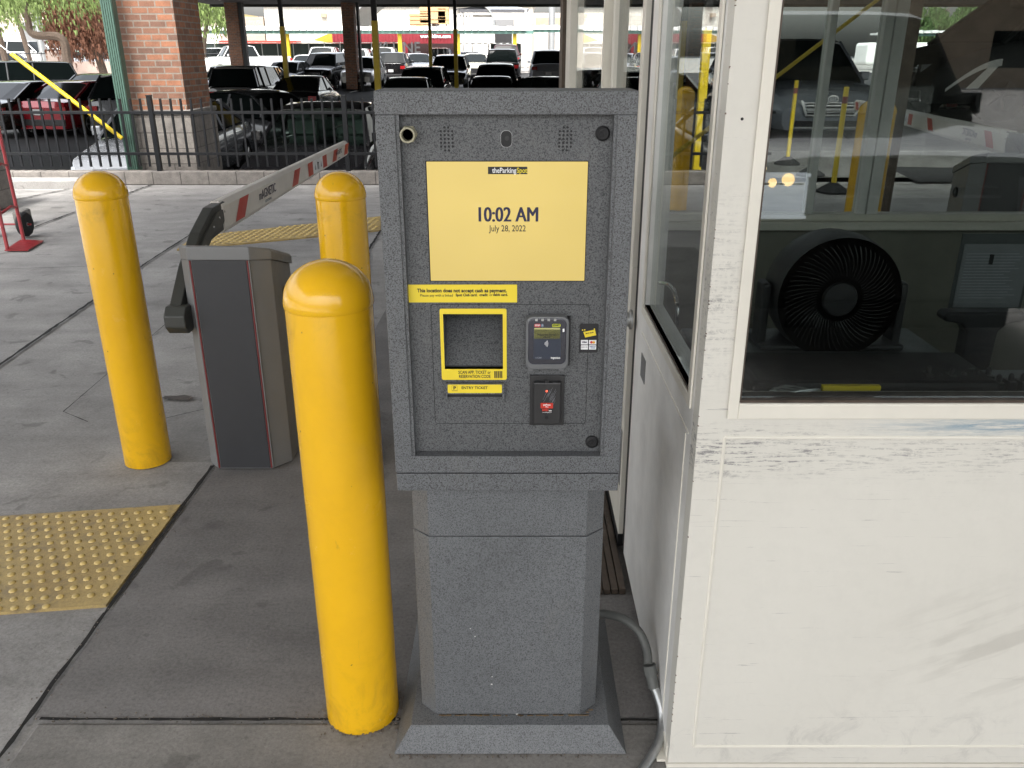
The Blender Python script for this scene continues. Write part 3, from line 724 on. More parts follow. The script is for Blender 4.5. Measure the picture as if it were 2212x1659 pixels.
# paint chips
m = MB()
for xp, yp, s_ in ((1062, 1478, .0020), (1063, 1462, .0012), (1016, 1358, .001), (1026, 1375, .0012), (1117, 1543, .003)):
    p = AY(xp, yp, 1.6352); m.box(p[0] - s_, p[0] + s_, 1.6348, 1.6358, p[2] - s_ * .5, p[2] + s_ * .5)
m.build('paint_chips', M['white'], ki)

# ------------------------------------------------------------------ conduit from kiosk along the booth
def sm(path, n=6):
    P_ = [Vector(p) for p in path]; out = []
    for i in range(len(P_) - 1):
        p0, p1, p2, p3 = P_[max(i - 1, 0)], P_[i], P_[i + 1], P_[min(i + 2, len(P_) - 1)]
        for k in range(n):
            t = k / n; out.append(.5 * ((2 * p1) + (-p0 + p2) * t + (2 * p0 - 5 * p1 + 4 * p2 - p3) * t * t + (-p0 + 3 * p1 - 3 * p2 + p3) * t ** 3))
    out.append(P_[-1]); return out
co = thing('conduit', 'grey flexible conduit curving from the kiosk pedestal down beside the booth wall', 'conduit', (.35, 1.6, 0))
pa = [AY(1280, 1327, 1.84), AY(1310, 1327, 1.83), AY(1345, 1336, 1.80), AY(1378, 1362, 1.77), AY(1396, 1400, 1.74), AY(1400, 1435, 1.71)]
m = MB(); m.tube(sm(pa), .0115, 14); m.build('flexible_hose', M['conduit'], co)
pb = [AY(1402, 1436, 1.71), AY(1407, 1458, 1.70)]
m = MB(); m.tube(pb, .0175, 8, smooth=False); m.tube([pb[1], AY(1413, 1486, 1.685)], .0145, 14); m.build('coupling', M['conduit'], co, bevel=.001)
pc = [AY(1413, 1484, 1.685), AY(1425, 1515, 1.66), AY(1431, 1555, 1.63), AY(1424, 1600, 1.585), AY(1400, 1645, 1.54), AY(1376, 1680, 1.50)]
m = MB(); m.tube(sm(pc), .0118, 14); m.build('steel_pipe', M['steel'], co)
m = MB(); a = G(1396, 1600); m.box(.345, .372, 1.545, 1.60, .004, .011); m.box(.3665, .3725, 1.548, 1.597, .011, .05); tag(m.build('floor_bracket', M['creamtrim'], loc=(.36, 1.57, 0), bevel=.001), 'small cream angle bracket bolted at the foot of the booth corner', 'bracket')
m = MB(); y0 = 2.224; y1 = 2.9
for k in range(5):
    t0, t1 = k / 5, (k + 1) / 5
    x0 = .235 + .121 * t0; x1 = .235 + .121 * t1 - .003
    m.box(x0, x1, y0, y1 + .3, .001, .012 + .012 * t1)
tag(m.build('threshold_ramp', M['brown'], loc=(.3, 2.5, 0), bevel=.002), 'ribbed brown metal threshold plate on the slab at the booth door', 'threshold plate')

# ------------------------------------------------------------------ gates
def make_gate(armlen, label):
    g0 = thing('barrier_gate', label, 'barrier gate', (-1.11, 3.2, 0), 'automatic barrier gates')
    fx0, fx1 = -1.228, -1.005; y0 = 3.085; ch = .045; zt = .885; xl, xr = fx0 - ch, fx1 + ch + .02; yb = 3.42
    poly = [(fx0, y0), (fx1, y0), (xr, y0 + ch + .03), (xr, yb), (fx1, yb + .03), (fx0, yb + .03), (xl, yb), (xl, y0 + ch)]
    zs_ = lambda y: zt - .10 * max(0, (y - y0 - .02)) / .34
    m = MB(); m.add([(x, y, .006) for x, y in poly] + [(x, y, zs_(y)) for x, y in poly], [tuple(range(8)), tuple(range(8, 16))] + [(i, (i + 1) % 8, (i + 1) % 8 + 8, i + 8) for i in range(8)]); m.build('cabinet', M['gatebody'], g0, bevel=.003)
    m = MB(); e = .014
    pc_ = [(fx0, y0 - .008), (fx1 + .01, y0 - .008), (xr + .008, y0 + ch + .02), (xr + .008, yb + .01), (fx1, yb + .04), (fx0, yb + .04), (xl, yb + .01), (xl, y0 + ch - .006)]
    v = [(x, y, zs_(y) + .001) for x, y in pc_] + [(x, y, zs_(y) + .048) for x, y in pc_] + [(x * .97 + (-1.11) * .03, y * .97 + 3.25 * .03, zs_(y) + .053) for x, y in pc_]
    
    for q_ in (2, 3): v[8 + q_] = (*v[8 + q_][:2], v[8 + q_][2] - .018); v[16 + q_] = (*v[16 + q_][:2], v[16 + q_][2] - .010)
    f = [tuple(reversed(range(8)))] + [(i, (i + 1) % 8, (i + 1) % 8 + 8, i + 8) for i in range(8)] + [(i + 8, (i + 1) % 8 + 8, (i + 1) % 8 + 16, i + 16) for i in range(8)] + [tuple(range(16, 24))]
    m.add(v, f); m.build('lid', M['gatebody'], g0, bevel=.003)
    m = MB(); m.box(fx0 + .012, fx1 - .006, y0 - .004, y0 + .001, .012, zt - .002); m.build('front_panel', M['gatepanel'], g0, bevel=.001)
    for X in (fx0 + .006, fx1 - .001):
        m = MB(); m.box(X - .0022, X + .0022, y0 - .0055, y0 + .001, .012, zt - .002); pp = m.build('panel_piping', M['gatered'], g0)
        m = MB(); m.box(X + (.0038 if X > -1.1 else -.0075), X + (.0075 if X > -1.1 else -.0038), y0 - .0045, y0 + .001, .012, zt - .002); m.build('piping_strip', M['gatebody'], pp)
    m = MB(); m.lathe([(.028, 0), (.03, .012), (.018, .016), (.016, .008), (.0005, .008)], (xr, 3.3, .70), 20, 'x'); m.build('lock', M['dark'], g0)
    # lever: boomerang plate in the YZ plane left of the cabinet
    XL = -1.305
    m = MB(); top = [(3.06, .69), (3.10, .66), (3.22, .72), (3.36, .81), (3.50, .875), (3.66, .885), (3.72, .93), (3.76, .985), (3.70, 1.005), (3.56, 1.0), (3.38, .93), (3.22, .83)]
    m.prism(top, XL - .02, XL + .025, 'x'); lv = m.build('lever', M['armdark'], g0, bevel=.004)
    m = MB(); t2 = [(3.22, .76), (3.36, .85), (3.52, .905), (3.64, .915), (3.69, .945), (3.70, .975), (3.58, .975), (3.42, .915), (3.26, .83)]
    m.prism(t2, XL + .0255, XL + .033, 'x'); m.build('lever_rib', P('lever face', (.07, .07, .062), .45), lv)
    m = MB()
    for q in ((3.40, .87), (3.52, .925), (3.60, .95), (3.67, .965), (3.12, .70)): m.lathe([(.006, 0), (.005, .003), (.0002, .004)], (XL + .033, q[0], q[1]), 8, 'x')
    m.build('bolts', M['chrome'], lv)
    m = MB(); cy, cz, r_ = 3.085, .655, .055
    m.prism([(cy + r_ * math.cos(R(a)), cz + r_ * 1.05 * math.sin(R(a))) for a in range(22, 382, 45)], XL - .03, XL + .05, 'x'); m.build('counterweight', M['armdark'], g0, bevel=.004)
    # arm
    y0a, y1a = 3.66, 3.66 + armlen; hz = .055; zc = .94; t_ = .026
    prof = [(-t_, -hz + .018), (-t_ + .014, -hz), (t_ - .014, -hz), (t_, -hz + .018), (t_, hz - .018), (t_ - .014, hz), (-t_ + .014, hz), (-t_, hz - .018)]
    m = MB(); m.loft([[(XL + x * kk, yy, zc + z * kk) for x, z in prof] for yy, kk in ((y0a, 1.28), (y1a, .96))], smooth=False); arm = m.build('arm', M['armwhite'], g0, bevel=.0015)
    for side in (1, -1):
        X = XL + side * (t_ * 1.02 + .0008)
        def para(a, b, sk=.075, nm='stripe', mt=M['red']):
            k_ = 1.28 - .32 * (a - y0a) / armlen; hh = .036 * k_; Xs = XL + side * (t_ * k_ + .0012); sk *= k_; m = MB(); vv = [(Xs, a, zc - hh), (Xs, b, zc - hh), (Xs, b + sk, zc + hh), (Xs, a + sk, zc + hh)]; m.add(vv, [(0, 1, 2, 3)]); m.build(nm, mt, arm)
        q = [3.80, 4.85, 6.00, 6.43] if armlen < 4 else [3.84, 5.20, 6.6, 8.0]
        for a in q: para(a, a + .14)
        a = 5.27 if armlen < 4 else 5.85
        for a0, a1, mt in ((a, a + .13, M['red']), (a + .13, a + .42, M['txtwhite']), (a + .42, a + .55, M['red'])): para(a0, a1, 0, 'warning_sticker', mt)
        xd = (0, 1, 0) if side > 0 else (0, -1, 0)
        for pos, sz in ((4.35, .078), (6.24 if armlen < 4 else 7.2, .055)):
            text('mAGNETIC', sz * .8, M['inkblue'], arm, (XL + side * (t_ * (1.28 - .32 * (pos - .3 - y0a) / armlen) + .002), pos, zc + .008), xd, (0, 0, 1), 'lettering', 'CENTER', 1.0, 0)
            text('AUTOCONTROL', sz * .25, M['txtgrey'], arm, (XL + side * (t_ * (1.28 - .32 * (pos - .3 - y0a) / armlen) + .002), pos, zc - .032), xd, (0, 0, 1), 'lettering', 'CENTER', .8)
        for k, dd in enumerate((.19, .36)):   # little warning triangles with a figure between
            X = XL + side * (t_ * (1.28 - .32 * (a + dd - y0a) / armlen) + .003); m = MB(); c = a + dd; m.add([(X + side * .0006, c - .02, zc - .02), (X + side * .0006, c + .02, zc - .02), (X + side * .0006, c, zc + .02)], [(0, 1, 2)]); m.build('warning_triangle', M['txtgrey'], arm)
        m = MB(); c = a + .275; m.box(X, X + side * .0006, c - .022, c - .008, zc - .025, zc + .022); m.box(X, X + side * .0006, c - .008, c + .02, zc + .008, zc + .018); m.box(X, X + side * .0006, c + .008, c + .018, zc - .025, zc + .006); m.build('figure_pictogram', M['ink'], arm)
    return g0
g1 = make_gate(2.95, 'grey barrier gate cabinet with its white and red arm down, left of the kiosk')
g2 = make_gate(4.6, 'mirrored stand-in for a reflected barrier gate, set beyond the booth front window')
g2.location = (2.98, 5.25, 0); g2.rotation_euler = (0, 0, R(-9)); g2.scale = (-1.1, 1.0, 1.13)  # flipped solid gate standing in for one reflected in the glass

# ------------------------------------------------------------------ booth
bo = thing('toll_booth', 'scuffed cream metal attendant booth with large dark windows', 'booth', (.37, 1.53, 0))
X0, YB = .369, 1.53; BW = 2.75; YBK = 3.62; ZT = 2.55
def fZ(y, x=1800): return AY(x, y, YB)[2]
gx0 = .450; gz0 = fZ(864); zg0 = gz0
# front wall pieces
m = MB()
m.box(X0, BW, YB, YB + .05, .018, gz0 - .001)          # below window
m.box(X0, gx0, YB, YB + .05, gz0 + .001 - .002, ZT)      # corner stile
m.box(gx0, BW, YB, YB + .05, 2.1, ZT)
m.build('front_wall', M['cream'], bo)
def bead(pts, r=.0035, nm='panel_bead'):
    m = MB(); m.tube(pts, r, 8); return m.build(nm, M['creamtrim'], bo)
def FP(x, y): p = AY(x, y, YB - .0005); return p
bead([(AY(1565, 945, YB)[0], YB, fZ(945)), (2.7, YB, fZ(947))]); bead([(.4255, YB, fZ(945)), (.4255 + .0, YB, AY(1527, 1612, YB)[2])]); bead([(.4255, YB, AY(1527, 1612, YB)[2]), (2.7, YB, AY(1527, 1612, YB)[2])])
# window frame: raised moulding
m = MB(); fx = .4245; fz = fZ(903); e = .0025
m.box(fx, gx0 - .004, YB - .007, YB - e, fz, 2.2); m.box(gx0 - .004, BW, YB - .007, YB - e, fz, gz0 - .006)
m.build('window_frame', M['creamtrim'], bo, bevel=.002)
m = MB(); m.box(gx0 - .0035, gx0, YB - .002, YB + .045, gz0 - .005, 2.1); m.box(gx0, BW, YB - .002, YB + .045, gz0 - .0055, gz0); m.build('window_gasket', M['brown'], bo)
m = MB(); m.box(gx0 + .0005, BW - .001, YB + .012, YB + .017, gz0 + .0005, 2.1); m.build('front_window_glass', M['boothglass'], bo)
m = MB(); m.box(X0 - .004, BW, YB - .003, YB + .02, .004, .016); m.build('base_flashing', M['creamtrim'], bo)
m = MB(); hx = AY(1603, 257, YB); m.lathe([(.0028, 0), (.0001, -.0002)], (hx[0], YB - .0003, hx[2]), 10, 'y'); m.build('screw_hole', M['black'], bo)
# jagged worn corner edge
m = MB()
for k in range(60):
    z = random.uniform(.02, 1.75)
    dens = 1 if (.75 < z < .95 or 1.05 < z < 1.45) else .35
    if random.random() > dens: continue
    s_ = random.uniform(.001, .003); m.box(X0 - .0008, X0 + random.uniform(.0005, .0018), YB - .0014, YB + .002, z, z + s_)
m.build('chipped_corner', P('rust and primer', (.13, .085, .06), .9, var=.6, scale=60), bo)['kind'] = 'stuff'
# left wall, plane X = X0 .. thickness to the right
XL = X0
def LZ(x, y): return AX(x, y, XL)
gy0, gy1 = 1.625, 2.27; lz0 = .945
m = MB()
m.box(XL, XL + .05, YB + .051, 2.42, .03, lz0); m.box(XL, XL + .05, YB + .051, gy0, lz0 + .0005, ZT); m.box(XL, XL + .05, gy1, 2.42, lz0 + .0005, ZT); m.box(XL, XL + .05, gy0, gy1, 2.1, ZT)
m.build('side_wall', M['white'], bo)
m = MB(); m.box(XL - .006, XL - .001, gy0 - .03, gy0 - .004, lz0 - .03, 2.15); m.box(XL - .006, XL - .001, gy1 + .004, gy1 + .03, lz0 - .03, 2.15); m.box(XL - .006, XL - .001, gy0 - .004, gy1 + .004, lz0 - .03, lz0 - .006); m.build('side_window_frame', M['creamtrim'], bo, bevel=.0015)
m = MB(); m.box(XL - .001, XL + .012, gy0 - .004, gy0, lz0 - .006, 2.1); m.box(XL - .001, XL + .012, gy0, gy1, lz0 - .006, lz0); m.build('side_window_gasket', M['brown'], bo)
m = MB(); m.box(XL + .012, XL + .017, gy0 + .001, gy1 - .001, lz0 + .001, 2.1); m.build('side_window_glass', M['sideglass'], bo)
for pts in ([(XL - .0002, gy0 - .02, lz0 - .09), (XL - .0002, gy1 + .03, lz0 - .09)], [(XL - .0002, YB + .10, .08), (XL - .0002, YB + .10, lz0 - .1)]): bead(pts, .0022, 'side_bead')
pr = AX(1394, 730, XL); m = MB(); m.box(XL - .002, XL, pr[1] - .035, pr[1] + .04, .73, .80); m.build('small_grey_plate', M['gatebody'], bo)
m = MB(); hp = sm([(XL + .03, 2.23, 1.02), (XL + .045, 2.16, 1.03), (XL + .045, 2.06, 1.02), (XL + .045, 2.04, .96)], 5); m.tube(hp, .006, 8); m.build('pull_handle', M['chrome'], bo)
# black gap, sliding door panel
m = MB(); m.box(XL + .004, XL + .05, 2.421, 2.485, .03, ZT); m.build('door_gap', M['black'], bo)
dX = XL - .012; dy0, dy1 = 2.49, 3.30; dz0 = 1.0
m = MB(); m.box(dX, dX + .04, dy0, dy1, .06, dz0); m.box(dX, dX + .04, dy0, dy0 + .055, dz0 + .0005, ZT); m.box(dX, dX + .04, dy1 - .06, dy1, dz0 + .0005, ZT); m.box(dX, dX + .04, dy0 + .055, dy1 - .06, 2.1, ZT)
dr = m.build('sliding_door', M['creamtrim'], bo, bevel=.002)
m = MB(); m.box(dX + .015, dX + .02, dy0 + .056, dy1 - .061, dz0 + .001, 2.1); m.build('door_glass', M['boothglass'], dr)
p = AX(1365, 690, dX); m = MB(); m.lathe([(.030, 0), (.030, -.006), (.022, -.010), (.022, -.020), (.010, -.021), (.010, -.030), (.0003, -.030)], (dX, p[1], p[2]), 24, 'x'); m.build('door_lock', M['steel'], dr, sharp=30)
m = MB(); m.box(dX - .002, dX - .0002, dy0 + .02, dy1 - .2, .24, .44); m.build('kick_plate', M['gatebody'], dr)
m = MB(); m.box(dX + .0, dX + .035, dy0, dy1, .014, .058); m.build('door_track', M['black'], bo)
# open glazed leaf further back
lf = thing('glazed_door', 'narrow glazed door leaf standing open behind the kiosk, cream frame', 'door', (.36, 3.32, 0))
A, B = Vector((.362, 3.32, 0)), Vector((.285, 4.40, 0)); D = (B - A); 
def leaf(t0, t1, z0, z1, th, nm, mt, par):
    a = A + D * t0; b = A + D * t1; nrm = Vector((-D.y, D.x, 0)).normalized() * th
    m = MB(); m.prism([(a.x, a.y), (b.x, b.y), ((b + nrm).x, (b + nrm).y), ((a + nrm).x, (a + nrm).y)], z0, z1); return m.build(nm, mt, par)
leaf(0, .02, .05, 2.4, .035, 'hinge_stile', M['creamtrim'], lf)
leaf(.86, 1.0, .05, 2.4, .035, 'lock_stile', M['creamtrim'], lf); leaf(.0201, .8599, .05, 1.0, .035, 'lower_panel', M['creamtrim'], lf); leaf(.0201, .8599, 1.001, 2.2, .004, 'glass', M['farglass'], lf)
leaf(1.02, 1.12, .05, 2.4, .05, 'outer_post', M['brown'], lf); leaf(.0201, .8599, 2.201, 2.4, .035, 'top_rail', M['creamtrim'], lf)
# far wall, interior
m = MB(); m.box(X0 + .06, BW, YBK, YBK + .05, .02, .90); m.box(X0 + .06, BW, YBK, YBK + .05, 2.15, ZT)
m.build('back_wall', M['interior'], bo)
m = MB(); m.box(X0 + .06, BW, YBK - .05, YBK + .05, .9005, .935); m.box(X0 + .06, BW, YBK - .02, YBK + .05, .936, .965); m.build('back_sill', M['creamtrim'], bo, bevel=.003)
def mull(xp0, xp1, Y, nm, mt):
    a = XatY(xp0, Y, 1.66); b = XatY(xp1, Y, 1.66); m = MB(); m.box(a, b, Y - .02, Y + .04, .966, 2.149); return m.build(nm, mt, bo)
mull(1786, 1800, YBK, 'back_mullion_or_reflection', M['white'])  # solid strip standing in for a pale vertical reflection
mull(1903, 1921, YBK, 'back_mullion_or_reflection', M['white']); mull(1925, 1950, YBK - .004, 'back_mullion_or_reflection', M['white'])
m = MB(); m.box(X0 + .06, BW, YBK + .012, YBK + .016, .966, 2.149); m.build('back_window_glass', M['farglass'], bo)
m = MB(); m.box(BW - .05, BW, YB + .051, YBK - .06, .02, ZT); m.build('right_wall', M['interior'], bo)
m = MB(); m.box(X0 - .05, BW + .05, YB - .08, YBK + .1, ZT + .001, ZT + .12); m.build('booth_roof', M['white'], bo)
m = MB(); m.box(X0 + .06, BW - .06, YB + .06, YBK - .06, .02, .03); m.build('booth_floor', M['dark'], bo)
# desk inside and things on it
m = MB(); m.box(X0 + .08, 1.06, YB + .07, YB + .62, .88, .915); m.box(1.0605, BW - .1, YB + .07, YB + .30, .88, .915); m.box(BW - .25, BW - .2, YB + .1, YB + .5, .03, .879); m.box(X0 + .1, X0 + .15, YB + .1, YB + .5, .03, .879)
tag(m.build('desk', M['desk'], loc=(1, 1.8, .03), bevel=.003), 'grey desk top running under the booth front window', 'desk')
fy = 2.02; fc_ = AY(1795, 632, fy); fcx, fcz = fc_[0], fc_[2]
fn = thing('floor_fan', 'round black high velocity fan standing behind the booth window', 'fan', (fcx, fy, .915))
fr = .150
m = MB(); m.lathe([(fr, -.06), (fr + .006, 0), (fr, .06), (fr - .012, .055), (fr - .012, -.055), (fr, -.06)], (fcx, fy, fcz), 40, 'y'); m.build('fan_drum', M['fanp'], fn)
m = MB()
for k in range(60):
    a = 2 * math.pi * k / 60; pts = []
    for j in range(6):
        rr = .045 + (fr - .05) * j / 5; aa = a + j * .09; pts.append((fcx + rr * math.cos(aa), fy - .055 - .012 * math.sin(math.pi * j / 5), fcz + rr * math.sin(aa)))
    m.tube(pts, .0013, 4, False)
m.lathe([(.045, -.058), (.04, -.066), (.0005, -.068)], (fcx, fy, fcz), 24, 'y'); m.build('grille', M['fanp'], fn)
m = MB()
for k in range(3):
    a = k * 2.094; m.add([(fcx + .03 * math.cos(a), fy - .01, fcz + .03 * math.sin(a)), (fcx + .12 * math.cos(a - .4), fy + .02, fcz + .12 * math.sin(a - .4)), (fcx + .125 * math.cos(a + .5), fy - .03, fcz + .125 * math.sin(a + .5))], [(0, 1, 2)])
m.build('blade', M['gatebody'], fn)
m = MB()
for s_ in (-1, 1): m.box(fcx + s_ * (fr + .008), fcx + s_ * (fr + .03), fy - .03, fy + .03, .917, fcz + .03)
m.box(fcx - fr - .03, fcx + fr + .03, fy - .06, fy + .06, .9155, .93); m.build('stand', M['fanp'], fn, bevel=.008, seg=3)
m = MB(); fz_ = AY(1800, 800, 1.72)
m.box(.50, 1.02, 1.62, 1.82, .917, .965); tag(m.build('equipment_case', M['black'], loc=(.75, 1.7, .917), bevel=.012), 'low black case on the desk in front of the fan', 'case')
m = MB(); m.box(.64, .76, 1.605, 1.617, .950, .962); m.box(.66, .70, 1.6175, 1.619, .95, .96); tag(m.build('yellow_strap', M['ylabel'], loc=(.8, 1.61, .85)), 'yellow strap showing along the black case under the fan', 'strap')
for k in range(9):
    p = AY(2005 + k * 26, 818, 1.66); m = MB(); h_ = random.uniform(.03, .055)
    m.box(p[0] - .009, p[0] + .007, 1.65, 1.68, .917, .917 + h_); m.lathe([(.006, 0), (.006, .012), (.002, .016)], (p[0], 1.665, .917 + h_), 8)
    tag(m.build('charger_plug', M['dark'], loc=(p[0], 1.66, .917), bevel=.002), ['black plug at the left end of the row on the desk', 'second black plug in the row on the desk', 'third black plug in the row on the desk', 'fourth black plug in the row on the desk', 'fifth black plug in the row on the desk', 'sixth black plug in the row on the desk', 'seventh black plug in the row on the desk', 'eighth black plug in the row on the desk', 'ninth black plug at the right end of the row on the desk'][k], 'plug', 'row of plugs on the desk')
m = MB(); c = AY(2090, 790, 1.72); m.tube([(c[0] + .022 * math.cos(R(a)), 1.70, .93 + .035 * math.sin(R(a))) for a in range(0, 181, 15)], .003, 6); tag(m.build('cable_loop', M['conduit'], loc=(c[0], 1.7, .84)), 'thin grey cable looping above the row of plugs', 'cable')
m = MB()
for k in range(5): m.tube([(.565 + .045 * math.cos(R(a)) + k * .004, 1.585 + .012 * math.sin(R(a)), .956 + .006 * k * .3 + .004 * math.sin(R(a * 2 + k * 50))) for a in range(0, 361, 24)], .0022, 5)
tag(m.build('rope_coil', M['steel'], loc=(.565, 1.58, .93)), 'small grey coil of cord lying on the window ledge', 'cord')
m = MB(); m.box(.46, 1.10, 1.552, 1.60, gz0 - .04, .948); m.build('inner_ledge', M['black'], bo)
# office chair: T shaped arm rest + back
ch = thing('office_chair', 'black office chair with a T shaped armrest behind the booth window', 'chair', (1.35, 2.3, .03))
c = AY(2120, 690, 2.1); 
m = MB(); pr_ = [(-.105, .0), (-.11, .012), (-.10, .024), (.10, .024), (.11, .012), (.105, 0), (.06, -.008), (.04, -.03), (.038, -.26), (-.038, -.26), (-.04, -.03), (-.06, -.008)]
m.prism([(c[0] + a, c[2] + b) for a, b in pr_], 2.08, 2.13, 'y'); m.build('armrest', M['chair'], ch, bevel=.012, seg=3)
m = MB(); m.box(c[0] - .02, c[0] + .5, 2.12, 2.55, .50, .57); m.build('seat', M['chair'], ch, bevel=.02); m = MB(); m.tube([(c[0] + .25, 2.35, .03), (c[0] + .25, 2.35, .5)], .03, 10); m.build('column', M['dark'], ch)
m = MB()
for k in range(5): a = k * 2 * math.pi / 5; m.tube([(c[0] + .25, 2.35, .09), (c[0] + .25 + .26 * math.cos(a), 2.35 + .26 * math.sin(a), .06)], .018, 8)
m.build('star_base', M['dark'], ch)
# papers on clipboard at right
pp0 = AY(2085, 500, 2.45); cb = thing('clipboard', 'clipboard with printed sheets hanging at the right of the booth window', 'clipboard', (pp0[0], 2.45, 1.0))
zt_ = AY(2090, 505, 2.45)[2]; zb_ = AY(2090, 670, 2.45)[2]; xa = AY(2062, 600, 2.45)[0]; xb = xa + .22
m = MB(); m.box(xa, xb, 2.45, 2.455, zb_, zt_); m.build('board', M['desk'], cb); m = MB(); m.box(xa + .01, xb - .01, 2.446, 2.4495, zb_ + .01, zt_ - .03); pg = m.build('sheet', M['paper'], cb)
m = MB()
for k in range(16): m.box(xa + .02, xb - .03 - random.uniform(0, .05), 2.4452, 2.4458, zt_ - .06 - k * .009, zt_ - .058 - k * .009)
m.build('printed_lines', M['txtgrey'], pg); m = MB(); m.box(xa + .09, xa + .10, 2.44, 2.446, zt_ - .09, zt_ - .06); m.build('pen_clip', M['black'], cb)

# ------------------------------------------------------------------ block wall + fence
m = MB(); YW = 11.3; zw = AY(400, 369, YW + .1)[2]
m.box(-6.9, 3.4, YW, YW + .2, -.62, zw); bw = m.build('block_kerb_wall', M['kerbblock'], loc=(-2, YW, 0), bevel=.008); tag(bw, 'low grey block wall carrying the black fence at the lane edge', 'low wall')
m = MB(); m.box(-12, -6.902, YW - .02, YW + .22, -.62, zw - .01); m.box(-12, -5.3, YW - .35, YW - .021, -.02, .10)
tag(m.build('concrete_kerb_wall', M['lane'], loc=(-8, YW, 0), bevel=.012), 'low stained concrete wall end at the far left below the fence', 'low wall')
fe = thing('metal_fence', 'black steel picket fence on top of the low block wall', 'fence', (-2.5, YW + .1, zw))
yf = YW + .10; zt2 = AY(335, 213, yf)[2]; zr1 = AY(335, 243, yf)[2]; zr0 = AY(335, 332, yf)[2]; zpb = AY(335, 360, yf)[2]
X = -8.4; k = 0; posts = [XatY(335, yf, .6), XatY(748, yf, .6)]; posts = [posts[0] - (posts[1] - posts[0]), posts[0], posts[1], posts[1] * 2 - posts[0]]
pk = []
for Xp in posts:
    m = MB(); m.box(Xp - .03, Xp + .03, yf - .03, yf + .03, zw - .01, zt2 + .03); m.box(Xp - .034, Xp + .034, yf - .034, yf + .034, zt2 + .0305, zt2 + .045); m.build('post', M['blackmetal'], fe, bevel=.003)
n = 0; X = posts[0] - 3.5
while X < 3.35:
    if all(abs(X - q) > .05 for q in posts):
        m = MB(); m.box(X - .0125, X + .0125, yf - .0125, yf + .0125, zpb, zt2); pk.append(m.build('picket', M['blackmetal'], fe)); n += 1
    X += .131
for z in (zr0, zr1):
    m = MB(); m.box(posts[0] - 3.6, 3.4, yf - .02, yf + .02, z - .018, z + .018); m.build('rail', M['blackmetal'], fe, bevel=.002)

# ------------------------------------------------------------------ brick piers, posts, canopies
def pier(x0, x1, y0, y1, zb, zcap, ztop, label, cm=None):
    o = thing('brick_pier', label, 'brick pier', ((x0 + x1) / 2, (y0 + y1) / 2, zb), 'brick piers carrying the canopy')
    m = MB(); m.box(x0, x1, y0, y1, zcap + .03, ztop)
    if ztop > 1.1: m.build('brick_shaft', M['brick'], o)
    if cm:
        m = MB(); m.box(x0 - cm, x1 + cm, y0 - cm, y1 + cm, zb, zcap - .03); m.build('block_base', M['cmu'], o, bevel=.006)
        m = MB(); m.box(x0 - cm - .015, x1 + cm + .015, y0 - cm - .015, y1 + cm + .015, zcap - .03, zcap + .03); m.build('cap_stone', M['kerb'], o, bevel=.008)
    return o
PY = 11.9; xl = XatY(240, PY, 2.27); xr = XatY(375, PY, 2.27)
xl = AY(255, 110, PY)[0]; xr = AY(387, 110, PY)[0]
pier(xl, xr, PY, PY + .95, -.6, AY(400, 242, PY)[2], 4.3, 'red brick pier on a grey block base right behind the black fence', .045)
p2 = AY(488, 50, 47); p2r = AY(516, 50, 47); pier(p2[0], p2r[0], 47, 47.7, 0 - .2, -.1, 4.2, 'slender brick pier in the car park beside the white pickup')
p3 = AY(739, 50, 47); p3r = AY(764, 50, 47); pier(p3[0], p3r[0], 47, 47.8, -.2, -.1, 4.2, 'dark brick pier in the middle of the car park, left of the red container')
for xa_, xb_ in ((516, 523), (769, 773)):
    a = AY(xa_, 50, 46.9); b = AY(xb_, 50, 46.9); m = MB(); m.box(a[0] + .02, b[0] + .05, 46.95, 47.3, -.2, 4.2); tag(m.build('pier_steel_post', M['black'], loc=(a[0], 47, -.2)), 'black steel post on the right side of the %s brick pier' % ('slender far left' if xa_ < 600 else 'dark middle'), 'steel post')
pier(-7.2, -5.75, 8.75, 9.6, 0, .98, 1.02, 'grey block pier at the far left edge behind the red hand truck', .03)
m = MB(); a = G(55, 488); m.prism([(a[0] - .12, a[1]), (a[0], a[1]), (a[0] - .03, a[1] + .22), (a[0] - .12, a[1] + .22)], 0, .15); tag(m.build('concrete_stop', M['kerb'], loc=(a[0], a[1], 0), bevel=.03), 'small rounded concrete block on the lane beside the hand truck', 'concrete block')
# green ribbed post + yellow guard brace
m = MB(); gp = AY(229, 0, 11.62); gb = AY(286, 365, 11.62); gxc = AY(258, 183, 11.62)[0]
for k in range(5): m.box(gxc - .07 + k * .029, gxc - .07 + k * .029 + .022, 11.60, 11.66 + (k % 2) * .01, -.6, 4.3)
m.box(gxc - .072, gxc + .074, 11.615, 11.74, -.6, 4.3)
tag(m.build('green_post', M['green'], loc=(gxc, 11.6, -.6)), 'ribbed green steel post in front of the brick pier', 'post')
m = MB(); a = Vector(AY(24, 116, 11.55)); b = Vector(AY(264, 299, 11.55)); m.tube([a, b], .028, 8)
gy = thing('guy_wire', 'bright yellow guard on a slanting cable left of the green post', 'guy wire', tuple(b)); gyo = m.build('guard_tube', M['sleeve'], gy)
m = MB(); m.tube([a + (a - b) * 1.2, a], .006, 5); m.build('cable', M['steel'], gy)
